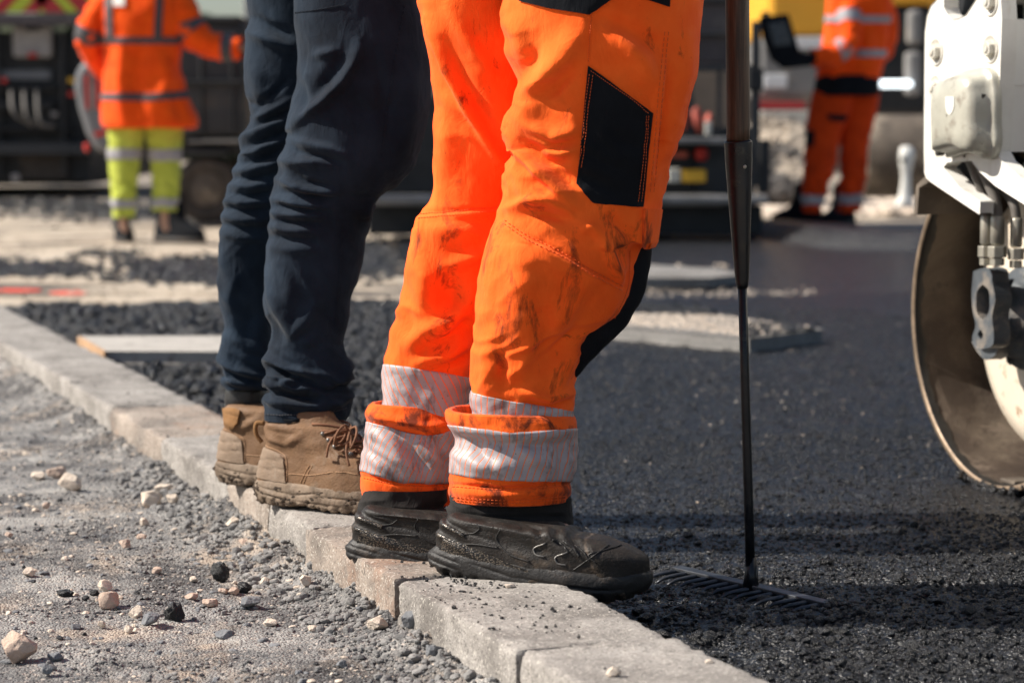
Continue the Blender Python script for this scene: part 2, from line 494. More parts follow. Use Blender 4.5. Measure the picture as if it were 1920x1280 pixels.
def m_concrete(name, a, b, dark=(.12, .108, .098), sc=1.0, warm=None):
    t = NT(name); c = t.geo()
    k = t.ramp(t.noise(c, 9 * sc, 7, .65), [(.3, a), (.7, b)])
    st = t.ramp(t.noise(t.map(c, loc=(4, 1, 0)), 5.5 * sc, 8, .72), [(.48, 0.0), (.66, .75)])
    k = t.mix(st, k, dark)
    if warm: k = t.mix(t.ramp(t.noise(t.map(c, loc=(9, 1, 3)), 6 * sc, 5, .6), [(.5, 0.0), (.62, .6)]), k, warm)
    pit = t.sep(t.vor(c, 380, 'F1', 'Color'))[0]
    k = t.mix(t.ramp(pit, [(.86, 0.0), (.93, .6)]), k, tuple(v * .35 for v in a))
    k = t.mix(t.ramp(pit, [(.06, .6), (.1, 0.0)]), k, (.6, .56, .5))
    n = t.ramp(t.noise(c, 55, 4, .7), [(.62, 0.0), (.68, .7)])
    k = t.mix(n, k, (.07, .065, .06))
    t.set(k, .9, 0, .25)
    t.bump(t.math('ADD', t.noise(c, 170, 5, .7), t.math('MULTIPLY', t.noise(c, 500, 3, .6), .5)), .7, .004)
    return t.m
M['kerb'] = m_concrete('kerb_concrete', (.225, .207, .190), (.40, .372, .345))
M['kerb_warm'] = m_concrete('kerb_concrete_warm', (.245, .20, .168), (.39, .33, .28), warm=(.30, .17, .11))
M['slab'] = m_concrete('slab_concrete', (.15, .145, .14), (.26, .25, .24), sc=.6)
def m_stone(name, a, b):
    t = NT(name); c = t.co()
    k = t.ramp(t.noise(c, 40, 5, .6), [(.3, a), (.7, b)])
    d = t.ramp(t.noise(c, 90, 5, .7), [(.58, 0.0), (.72, .6)])
    k = t.mix(d, k, tuple(v * .45 for v in a))
    t.set(k, .9, 0, .25); t.bump(t.noise(c, 220, 5, .65), .7, .003)
    return t.m
M['st_cream'] = m_stone('cream_limestone', (.50, .41, .33), (.66, .57, .48))
M['st_pink'] = m_stone('pinkish_limestone', (.44, .32, .25), (.58, .45, .37))
M['st_grey'] = m_stone('grey_stone', (.13, .135, .145), (.22, .225, .235))
M['st_gran'] = m_stone('grey_granule', (.12, .118, .118), (.29, .28, .27))
M['st_black'] = m_chunk('black_bitumen_lump', .010, .38)
t = NT('red_spray_paint'); c = t.geo()
a_ = t.ramp(t.noise(t.map(c, (1, .6, 1)), 9, 6, .7), [(.36, 0.0), (.50, 1.0)])
t.set(t.mix(a_, (.42, .30, .24), (.60, .07, .04)), .9); M['red_paint'] = t.m

# machine materials
M['white_paint'] = simple('worn_white_paint', (.74, .73, .69), .38, var=.06, scale=5, dirt=(.42, .38, .31), dirt_amt=.0, dscale=4)
t = NT('chipped_white_paint'); c = t.co()
k = t.ramp(t.noise(c, 6, 6, .6), [(.3, (.62, .60, .55)), (.6, (.80, .79, .75))])
k = t.mix(t.ramp(t.noise(t.map(c, (3, 3, .7)), 8, 6, .65), [(.58, 0.0), (.72, .5)]), k, (.42, .36, .27))
chip = t.ramp(t.noise(c, 15, 6, .65, .5), [(.70, 0.0), (.715, 1.0)])
k = t.mix(chip, k, (.30, .10, .045))
k = t.mix(t.ramp(t.noise(c, 75, 4, .7), [(.70, 0.0), (.73, .8)]), k, (.16, .09, .06))
t.set(k, .36, 0, .5); t.bump(t.math('ADD', t.noise(c, 60, 4), t.math('MULTIPLY', chip, -.5)), .3, .002); M['roller_white'] = t.m
t = NT('drum_inner_rust'); c = t.co()
k = t.ramp(t.noise(t.map(c, (1, 1, .5)), 3, 7, .65, .6), [(.32, (.026, .018, .014)), (.5, (.060, .043, .032)), (.66, (.17, .135, .10))])
k = t.mix(t.ramp(t.noise(t.map(c, (1.5, 1.5, .3), loc=(2, 2, 0)), 6, 6, .7, 1.0), [(.54, 0.0), (.66, .7)]), k, (.20, .155, .12))
k = t.mix(t.ramp(t.noise(c, 26, 6, .7), [(.6, 0.0), (.7, .6)]), k, (.045, .035, .03))
t.set(k, .68, .1, .35); t.bump(t.noise(c, 70, 6, .7), .6, .004); M['drum_in'] = t.m
M['drum_out'] = simple('drum_steel_bitumen', (.03, .028, .026), .45, .6, var=.5, scale=12, bumpd=.002)
M['drum_edge'] = simple('drum_edge_steel', (.22, .16, .11), .5, .5, var=.45, scale=20, bumpd=.001)
M['cover'] = simple('scuffed_cast_cover', (.42, .41, .35), .42, .15, var=.15, scale=14, dirt=(.24, .21, .17), dirt_amt=.25, dscale=18, bumpd=.0008)
M['motor'] = simple('grey_motor_casting', (.075, .085, .096), .48, .15, var=.3, scale=20, dirt=(.23, .2, .17), dirt_amt=.35, dscale=16, bumpd=.0012)
M['hose'] = simple('dusty_rubber_hose', (.12, .11, .10), .6, var=.3, scale=20)
M['fitting'] = simple('zinc_fitting', (.36, .34, .29), .42, .6, var=.25, scale=25)
M['cream_disc'] = simple('cream_inner_disc', (.66, .58, .47), .6, var=.1, scale=5, dirt=(.34, .22, .13), dirt_amt=.18, dscale=22)
M['bolt'] = simple('bolt_steel', (.05, .048, .045), .5, .6)
M['bolt_w'] = simple('painted_bolt', (.58, .56, .50), .45, .1, dirt=(.3, .25, .2), dirt_amt=.2, dscale=40)
M['black_mach'] = simple('sooty_black_steel', (.010, .011, .013), .6, .1, var=.4, scale=4)
M['dark_mach'] = simple('dark_grey_machine_paint', (.028, .030, .034), .5, .1, var=.3, scale=3, dirt=(.07, .06, .05), dirt_amt=.2)
M['mauve'] = simple('dusty_machine_panel', (.075, .062, .066), .6, .1, var=.3, scale=2, dirt=(.14, .12, .105), dirt_amt=.2)
M['grey_panel'] = simple('grey_plastic_panel', (.15, .155, .165), .5, var=.1, scale=4)
M['rail'] = simple('bare_steel_rail', (.22, .215, .21), .45, .4, var=.3, scale=8)
M['red'] = simple('red_film', (.55, .03, .02), .45, var=.1)
M['redbag'] = simple('red_orange_bag', (.42, .09, .06), .7, var=.5, scale=22)
M['chev_y'] = simple('chevron_yellow_green', (.50, .58, .04), .45, var=.08)
M['chev_r'] = simple('chevron_red', (.42, .02, .025), .45, var=.08)
M['plate'] = simple('dull_silver_panel', (.30, .28, .27), .6, var=.2, scale=6, dirt=(.15, .14, .13), dirt_amt=.2)
M['plate_y'] = simple('yellow_plate', (.75, .42, .03), .5, var=.1)
M['plate_w'] = simple('pale_plate', (.50, .49, .44), .5, var=.1)
M['exc_y'] = simple('excavator_yellow', (.82, .40, .03), .45, var=.08, scale=2)
M['exc_g'] = simple('excavator_grey', (.20, .195, .19), .55, var=.15, scale=2, dirt=(.33, .28, .22), dirt_amt=.2)
M['exc_w'] = simple('pale_lettering_paint', (.72, .73, .74), .5, var=.05)
M['tyre'] = simple('dusty_tyre', (.055, .045, .038), .85, var=.4, scale=12, bumpd=.003)
M['rusty'] = simple('dusty_brown_steel', (.10, .080, .062), .7, .1, var=.4, scale=6, dirt=(.30, .25, .19), dirt_amt=.25)
M['white_plastic'] = simple('white_plastic', (.78, .77, .72), .5, var=.05, dirt=(.45, .4, .33), dirt_amt=.1)
M['wall'] = simple('far_wall_render', (.16, .13, .105), .9, var=.2, scale=.6, dirt=(.10, .085, .07), dirt_amt=.2)
M['glass'] = simple('dark_glass', (.02, .025, .03), .12, 0, var=.1)
M['rake_blk'] = simple('black_rake_paint', (.010, .011, .014), .36, .2, var=.4, scale=25, dirt=(.04, .035, .03), dirt_amt=.12, dscale=40)
M['rake_head'] = simple('worn_rake_steel', (.06, .065, .075), .38, .6, var=.5, scale=30)
t = NT('dark_stained_ash_handle'); c = t.co()
k = t.ramp(t.noise(t.map(c, (9, 9, .35)), 22, 5, .6, .5), [(.3, (.030, .018, .012)), (.55, (.072, .042, .026)), (.75, (.12, .075, .048))])
k = t.mix(t.ramp(t.noise(t.map(c, (1, 1, .4)), 14, 5, .7), [(.55, 0.0), (.7, .7)]), k, (.022, .015, .011))
t.set(k, .5, 0, .4); t.bump(t.noise(t.map(c, (9, 9, .35)), 60, 4), .3, .001); M['wood'] = t.m
t = NT('lamp_glow'); t.set((.9, .95, 1.0), .4); t.b.inputs['Emission Color'].default_value = (.85, .95, 1, 1); t.b.inputs['Emission Strength'].default_value = 1.6
M['lamp'] = t.m
M['screen'] = simple('dark_screen', (.03, .04, .055), .25, var=.2)
t = NT('weathered_board'); c = t.geo()
k = t.ramp(t.noise(t.map(c, (.6, 6, 6)), 5, 5, .6), [(.3, (.30, .275, .25)), (.7, (.46, .43, .39))])
k = t.mix(t.ramp(t.noise(c, 22, 5, .7), [(.56, 0.0), (.66, .7)]), k, (.08, .07, .06))
t.set(k, .9); M['board'] = t.m
M['board_cut'] = simple('cut_board_end', (.45, .28, .16), .9)

# ------------------------------------------------------------------ layout of the kerb line
TH = math.atan((960 + 658) / F)
KD = np.array([-math.sin(TH), math.cos(TH)])       # along the kerb, away from the camera
KN = np.array([math.cos(TH), math.sin(TH)])        # across the kerb, towards the road
KZ = 0.08
KP = at_z(965, 1215, KZ)[:2]
KW = 0.215
def kxy(k, n):
    return KP[0] + k * KD[0] + n * KN[0], KP[1] + k * KD[1] + n * KN[1]
def kn_of(x, y):
    dx = x - KP[0]; dy = y - KP[1]
    return dx * KD[0] + dy * KD[1], dx * KN[0] + dy * KN[1]

# ------------------------------------------------------------------ ground heights
def h_asphalt(x, y):
    k, n = kn_of(x, y)
    loose = np.clip((.75 - k) / .5, 0, 1) * np.clip((3.6 - n) / .6, 0, 1)       # raked strip in front
    left = np.clip((-.05 - .033 * y - x) / .12, 0, 1) * np.clip((k - 1.3) / .6, 0, 1) * np.clip((.95 + .25 * np.maximum(k - 3, 0) - n) / .35, 0, 1)
    rough = .42 + loose + 1.1 * left
    h = fbm(x * 9, y * 9, 1.0, 5, .6) * .0065 * rough
    h = h + fbm(x * 55, y * 55, 2.0, 3, .6) * .0028 * (.6 + rough * .6)
    h = h + np.abs(noise(x * 28, y * 28, 7.0)) * .006 * np.minimum(rough, 1.1)
    # furrows left by the rake
    h = h + (.006 * np.exp(-((y - 3.88 + .05 * x + .02 * noise(x * 4, y * 2)) / .016) ** 2)
             - .006 * np.exp(-((y - 3.98 + .05 * x) / .03) ** 2)) * np.clip((x - .25) / .15, 0, 1)
    h = h + .02 * left * (.6 + noise(x * 3, y * 3, 4.0))
    return h + .003
def h_verge(x, y):
    k, n = kn_of(x, y)
    h = fbm(x * 3.2, y * 3.2, 11.0, 3, .5) * .008 + fbm(x * 16, y * 16, 12.0, 4, .6) * .0042
    rg = np.clip(noise(x * 5 + 3, y * 5, 3.0) * 2.2 + .35, 0, 1)
    h = h + fbm(x * 60, y * 60, 13.0, 3, .6) * .0026 * (.35 + rg)
    edge = np.exp(-(np.maximum(-n, 0) / .055) ** 2)
    h = h + edge * (.021 + .014 * noise(x * 14, y * 14, 6.0) + .008 * fbm(x * 48, y * 48, 4.0, 4, .6) + .007 * np.abs(noise(x * 40, y * 40, 9.0)))
    return h - .002 + .012 * np.clip((k - 2.5) / 2, 0, 1)

def steps(a, b, s0, s1):
    out = [a]
    while out[-1] < b:
        t_ = (out[-1] - a) / (b - a)
        out.append(out[-1] + s0 + (s1 - s0) * t_ ** 1.3)
    return np.array(out)
def patch(name, ks, ns, hf, mat, label=None):
    K, N = np.meshgrid(ks, ns, indexing='ij')
    X, Y = kxy(K, N)
    V = np.stack([X, Y, hf(X, Y)], -1)
    f = grid_faces(len(ks), len(ns), False)[:, ::-1]
    o = mk(name, V, f, mat)
    tag(o, kind='structure')
    return o

# far sheets
gx = np.array([-600, -60, -20, -8, -4, -2, 0, 2, 4, 8, 20, 60, 600.]); gy = np.array([-30, -6, 0, 2, 4, 6, 8, 10, 14, 20, 30, 60, 150, 1500.])
X, Y = np.meshgrid(gx, gy, indexing='ij')
tag(mk('ground', np.stack([X, Y, X * 0 - .03], -1), grid_faces(len(gx), len(gy), False)[:, ::-1], M['sand']), kind='structure')
# rolled road sheet, right-hand side, with a ragged edge towards the sandy part
ys = np.linspace(6.5, 17.0, 120)
xl = np.where(ys > 10.2, -.35 - .07 * (ys - 10), -3.6 + np.clip(ys - 9.9, 0, .3) * 10.5) + .12 * fbm(ys * 3, ys * 0, 5.0, 4)
xl = np.minimum(xl, -.2)
tt = np.linspace(0, 1, 60)
X = xl[:, None] + (9.0 - xl[:, None]) * tt[None, :] ** 1.6
Y = np.repeat(ys[:, None], 60, 1)
H = -.012 + .006 * noise(X * 3, Y * 3) + .004 * noise(X * 11, Y * 11)
V = np.stack([X, Y, H], -1)
tag(mk('road', V, grid_faces(120, 60, False)[:, ::-1], M['asphalt_far']), kind='structure')
# near road surface with real grain
patch('road_near', steps(-.75, 6.8, .0058, .016), np.concatenate([steps(KW + .004, 1.25, .0062, .0062), steps(1.262, 4.6, .008, .03)]), h_asphalt, M['asphalt'])
patch('verge_ground', steps(-1.1, 6.0, .0052, .016), np.concatenate([steps(-3.2, -1.0, .07, .03)[:-1], steps(-1.0, .015, .012, .0052)]), h_verge, M['verge'])

# ------------------------------------------------------------------ kerb stones
def stone_block(L, Wd, Hh, seed, chip=1.0):
    step = .008
    nx, ny, nz = max(3, int(L / step)), max(3, int(Wd / step)), max(3, int(Hh / step))
    Vs = []; Fs = []; off = 0
    def face(o, a, b, na, nb):
        nonlocal off
        A, B = np.meshgrid(np.linspace(0, 1, na + 1), np.linspace(0, 1, nb + 1), indexing='ij')
        P = np.array(o)[None, None] + A[..., None] * np.array(a) + B[..., None] * np.array(b)
        Vs.append(P.reshape(-1, 3)); Fs.append(grid_faces(na + 1, nb + 1, False, off)); off += (na + 1) * (nb + 1)
    h = np.array([L, Wd, Hh]) / 2
    face((-h[0], -h[1], h[2]), (0, Wd, 0), (L, 0, 0), ny, nx)       # top
    face((-h[0], -h[1], -h[2]), (0, 0, Hh), (L, 0, 0), nz, nx)      # front (-y)
    face((-h[0], h[1], -h[2]), (L, 0, 0), (0, 0, Hh), nx, nz)       # back
    face((h[0], -h[1], -h[2]), (0, 0, Hh), (0, Wd, 0), nz, ny)
    face((-h[0], -h[1], -h[2]), (0, Wd, 0), (0, 0, Hh), ny, nz)
    V = np.vstack(Vs); Fc = np.vstack(Fs)
    # rounded, chipped edges: pull towards a superellipsoid-like inner box
    rr = .005 + .018 * chip * np.clip(fbm(V[:, 0] * 17 + seed * 7, V[:, 1] * 17, V[:, 2] * 17, 4, .6) + .02, 0, 1)
    inner = np.clip(V, -(h - rr[:, None]), h - rr[:, None])
    d = V - inner
    l = np.linalg.norm(d, axis=1)[:, None] + 1e-9
    V = np.where(l > 1e-6, inner + d / l * np.minimum(l, rr[:, None]), V)
    n = fbm(V[:, 0] * 40 + seed * 3, V[:, 1] * 40, V[:, 2] * 40 + seed, 4, .6) * .0020
    n2 = fbm(V[:, 0] * 6 + seed * 3, V[:, 1] * 6, V[:, 2] * 6 + seed, 2) * .003
    V = V * (1 + (n + n2)[:, None] / .1)
    return V, Fc
kr = thing('concrete_kerb', (KP[0], KP[1], 0), 'long pale concrete kerb line running diagonally under the two workers boots', 'kerb')
joints = [-.95, -.47, .0, .50, 1.0, 1.30, 1.62, 2.22, 2.83, 3.45, 4.07, 4.7, 5.3, 5.9, 6.6]
jr = random.Random(4)
for i in range(len(joints) - 1):
    a, b = joints[i], joints[i + 1]
    L = b - a - (.005 if i != 3 else .030)
    V, Fc = stone_block(L, KW, .16, i, 1.7 if i in (3, 4) else 1.0)
    # local x along the kerb (away), local y across towards the road
    yaw = math.atan2(KD[1], KD[0]) + R(jr.uniform(-.5, .5)) + (R(1.6) if i == 3 else 0)
    Vm = V.copy(); Vm[:, 1] *= -1; Fc = Fc[:, ::-1]
    Vw = Vm @ (rotx(R(jr.uniform(-.5, .5))) @ np.eye(3)).T @ rotz(yaw).T
    cx, cy = kxy((a + b) / 2, KW / 2 + jr.uniform(-.004, .004) + (-.006 if i == 3 else 0))
    Vw = Vw + np.array([cx, cy, KZ - .08 + jr.uniform(-.002, .001)])
    mk('kerb_stone', Vw, Fc, M['kerb_warm'] if i in (3, 5, 7) else M['kerb'], kr)

# ------------------------------------------------------------------ scattered grains (uncountable)
def scatter(name, xs, ys, hf, size, mat, seed, sub=0, sink=.3, flat=.7, nvar=12, kind='stuff', zoff=0):
    r = np.random.default_rng(seed)
    n = len(xs)
    prot = [rock(seed * 31 + i, sub, 7)[0] for i in range(nvar)]
    Fc = ICO[sub][1]; nv = len(ICO[sub][0])
    idx = r.integers(0, nvar, n)
    P = np.array(prot)[idx]
    sc = size[:, None, None] * r.uniform(.75, 1.3, (n, 1, 3))
    sc[..., 2] *= flat
    P = P * sc
    a = r.uniform(0, 2 * np.pi, n); ca, sa = np.cos(a)[:, None], np.sin(a)[:, None]
    X = P[..., 0] * ca - P[..., 1] * sa + xs[:, None]
    Yv = P[..., 0] * sa + P[..., 1] * ca + ys[:, None]
    z = hf(xs, ys) + size * flat * (1 - sink * 2) * .6 + zoff
    Z = P[..., 2] + z[:, None]
    V = np.stack([X, Yv, Z], -1).reshape(-1, 3)
    f = (Fc[None] + (np.arange(n) * nv)[:, None, None]).reshape(-1, 3)
    o = mk(name, V, f, mat, smooth=False)
    if kind: tag(o, kind=kind)
    return o
def inview(x, y, z=0, m=60):
    px, py = proj(np.stack([x, y, x * 0 + z], -1))
    return (px > -m) & (px < 1920 + m) & (py < 1280 + m) & (y > 1)
def pts(n, k0, k1, n0, n1, seed, kpow=1.0):
    r = np.random.default_rng(seed)
    k = k0 + (k1 - k0) * r.random(n) ** kpow; q = r.uniform(n0, n1, n)
    x, y = kxy(k, q); m = inview(x, y, m=160)
    return x[m], y[m], k[m], q[m], r
# road grain, near
x, y, k, q, r = pts(52000, -.6, 2.4, KW + .012, 2.9, 21, 1.5)
s = (.0022 + .0034 * r.random(len(x)) ** 3) 
loose = np.clip((.85 - k) / .4, 0, 1)
s = s * (1 + .35 * loose)
o = scatter('asphalt_grains', x, y, h_asphalt, s, M['chunk'], 22, sink=.25); tag(o, 'fine black bitumen coated grains of the fresh road surface', 'asphalt')
x, y, k, q, r = pts(34000, 1.9, 6.0, KW + .012, 3.6, 121)
s = .0032 + .0036 * r.random(len(x)) ** 3
o = scatter('asphalt_grains', x, y, h_asphalt, s, M['chunk'], 122, sink=.3); tag(o, 'bitumen coated grains of the road surface farther out', 'asphalt')
# clumps in raked strip
x, y, k, q, r = pts(4200, -.6, 1.2, KW + .01, 2.6, 23)
keep = r.random(len(x)) < np.clip(noise(x * 5, y * 5, 2.0) * 2.5 + .45, .05, 1) * np.clip((1.15 - k) / .5, .1, 1)
x, y = x[keep], y[keep]
s = .0050 + .0075 * r.random(len(x)) ** 3
o = scatter('loose_asphalt_clumps', x, y, h_asphalt, s, M['chunk'], 24, sub=1, sink=.2); tag(o, 'loose black asphalt clumps left by raking beside the kerb', 'asphalt')
# coarse loose asphalt behind the kerb on the left
x, y, k, q, r = pts(26000, 1.0, 6.9, KW + .01, 2.6, 25)
keep = (q < 1.05 + .3 * np.maximum(k - 3, 0) + .15 * noise(x * 4, y * 4)) & (x < -.03 - .033 * y + .05 * noise(x * 6, y * 6)) & (r.random(len(x)) < np.clip((k - 1.0) / .8, 0, 1))
x, y, k = x[keep], y[keep], k[keep]
s = .005 + .010 * r.random(len(x)) ** 2 + .0012 * k
o = scatter('coarse_loose_asphalt', x, y, h_asphalt, s, M['chunk'], 26, sink=.15, flat=.85); tag(o, 'coarse loose black asphalt heaped behind the kerb on the left', 'asphalt')
# pale grit specks on the road
x, y, k, q, r = pts(3200, .6, 6.0, KW + .1, 3.6, 27)
keep = r.random(len(x)) < np.clip(noise(x * 1.2, y * 2.6, 5.0) * 3, 0.02, 1); x, y = x[keep], y[keep]
s = .0012 + .0022 * r.random(len(x)) ** 2
o = scatter('pale_grit', x, y, h_asphalt, s, M['st_cream'], 28, sink=.2); tag(o, 'pale grit specks strewn on the black asphalt', 'grit')
# verge grains
x, y, k, q, r = pts(30000, -.6, 4.5, -.85, -.002, 31, 1.4)
near_k = np.exp(q / .06)
cl = np.clip(noise(x * 4.5 + 3, y * 4.5, 3.0) * 3.4 + .05, .02, 1)
keep = r.random(len(x)) < np.clip(cl + near_k * .8, 0, 1); x, y, q = x[keep], y[keep], q[keep]
s = .0018 + .0036 * r.random(len(x)) ** 3 + .0028 * np.exp(q / .05) * r.random(len(x))
o = scatter('verge_granules', x, y, h_verge, s, M['st_gran'], 32, sink=.25); tag(o, 'grey granules and crumbs of the dusty verge', 'gravel')
x, y, k, q, r = pts(2600, -.6, 2.2, -.11, -.003, 33)
s = .0022 + .0075 * r.random(len(x)) ** 4
o = scatter('kerb_crumbs', x, y, h_verge, s * np.exp((-np.abs(0)) ), M['st_gran'], 34, sub=1, sink=.2); tag(o, 'grey concrete crumbs heaped against the kerb face', 'gravel')
x, y, k, q, r = pts(4200, -.6, 5.2, -.9, -.01, 35)
cl = np.clip(noise(x * 2.3 + 9, y * 2.3, 3.0) * 2.6 + .12, .05, 1)
keep = r.random(len(x)) < cl; x, y = x[keep], y[keep]
s = .0016 + .0050 * r.random(len(x)) ** 3.0
o = scatter('pale_chippings', x, y, h_verge, s, M['st_cream'], 36, sub=1, sink=.25, flat=.6); tag(o, 'small pale limestone chippings scattered on the verge', 'gravel')
x, y, k, q, r = pts(900, -.6, 4.2, -.9, -.01, 37)
o = scatter('grey_pebbles', x, y, h_verge, .003 + .006 * r.random(len(x)) ** 2.5, M['st_grey'], 38, sub=1, sink=.4, flat=.6); tag(o, 'half buried grey pebbles in the dusty verge', 'gravel')
x, y, k, q, r = pts(420, -.6, 3.2, -.85, -.01, 39)
o = scatter('asphalt_crumbs', x, y, h_verge, .0016 + .0042 * r.random(len(x)) ** 2.5, M['st_black'], 40, sub=1, sink=.2, flat=.8); tag(o, 'black asphalt crumbs dropped on the dusty verge', 'asphalt crumbs')
x, y, k, q, r = pts(9000, -.6, 4.5, KW + .015, 3.2, 141)
keep = r.random(len(x)) < np.clip(noise(x * 3.5, y * 1.8, 8.0) * 2.6 + .3, .08, 1); x, y = x[keep], y[keep]
o = scatter('loose_asphalt_clumps', x, y, h_asphalt, .0036 + .0044 * r.random(len(x)) ** 2, M['chunk'], 142, sub=0, sink=.2); tag(o, 'scattered coarser crumbs over the fresh black asphalt', 'asphalt')
# ridge of loose mix pushed up round the rake head
r = np.random.default_rng(43); n = 900; t_ = r.random(n); pa, pb = at_z(1250, 1060, 0), at_z(1575, 1140, 0)
x = pa[0] + (pb[0] - pa[0]) * t_ + r.normal(0, .012, n) - .01; y = pa[1] + (pb[1] - pa[1]) * t_ - .035 + r.normal(0, .028, n)
o = scatter('loose_asphalt_clumps', x, y, h_asphalt, .003 + .006 * r.random(n) ** 2, M['chunk'], 44, sub=1, sink=.25); tag(o, 'loose asphalt gathered round the teeth of the rake', 'asphalt')
# black crumbs on top of the kerb under the boots
r = np.random.default_rng(41)
n = 1100; kk = np.where(r.random(n) < .78, r.normal(.40, .14, n), r.uniform(-.5, 5, n)); qq = np.clip(r.normal(.10, .05, n), .01, .205)
cl = noise(kk * 22, qq * 22, 3.0) > -.25; kk = kk[cl]; qq = qq[cl]; n = len(kk)
x, y = kxy(kk, qq); s = .0006 + .0028 * r.random(n) ** 3.5
o = scatter('asphalt_crumbs', x, y, lambda a, b: a * 0 + KZ - .001, s, M['chunk'], 42, sink=.1, flat=.8); tag(o, 'black asphalt crumbs fallen on top of the kerb', 'asphalt crumbs')
# sandy part: dark clumps in blurred distance
def hs(x, y): return x * 0 - .03
r = np.random.default_rng(51)
bx_, by_, bs = [], [], []
for (cx, cy, ax, ay, cnt, sz) in [(60, 503, 140, 14, 700, .03), (330, 505, 110, 22, 900, .034), (200, 475, 70, 8, 150, .025), (700, 495, 60, 22, 500, .03),
                              (250, 395, 260, 18, 700, .04), (60, 380, 200, 12, 400, .045), (700, 465, 40, 20, 300, .025), (430, 520, 60, 12, 300, .03)]:
    for _ in range(cnt):
        p = at_z(cx + ax * r.normal() * .5, min(560, max(362, cy + ay * r.normal() * .5)), -.02)
        bx_.append(p[0]); by_.append(p[1]); bs.append(sz * r.uniform(.25, 1.1))
o = scatter('asphalt_spill', np.array(bx_), np.array(by_), hs, np.array(bs), M['chunk'], 52, sink=.2, flat=.6); tag(o, 'black asphalt spilled in low clumps over the sandy ground', 'asphalt')
n = 5000
px = r.uniform(-40, 800, n); py = 356 + 220 * r.random(n) ** 1.2
P = np.array([at_z(a, b, -.02) for a, b in zip(px, py)])
o = scatter('sandy_gravel', P[:, 0], P[:, 1], hs, .003 + .012 * r.random(n) ** 3, M['sand'], 53, sink=.3, flat=.6); tag(o, 'pale gravel strewn over the sandy ground behind the workers', 'gravel')

# red spray marks on the sand
for (x0, x1, yy, hh) in ((-30, 78, 544, 6), (92, 162, 549, 7)):
    a = np.linspace(0, 1, 40); P = []
    for i, t_ in enumerate(a): P.append((x0 + (x1 - x0) * t_, yy - hh * (.6 + .4 * noise(t_ * 6, x0 * .1)) * math.sin(math.pi * min(max(t_, .03), .97)) ** .4))
    for i, t_ in enumerate(a[::-1]): P.append((x0 + (x1 - x0) * t_, yy + hh * (.6 + .4 * noise(t_ * 7, 3 + x0 * .1)) * math.sin(math.pi * min(max(t_, .03), .97)) ** .4))
    V = np.array([at_z(a_, float(b_), -.024) for a_, b_ in P])
    n_ = len(V); j = np.arange(n_ // 2 - 1)
    tag(mk('red_marking', V, np.stack([j, n_ - 1 - j, n_ - 2 - j, j + 1], -1), M['red_paint'], smooth=False), kind='structure')
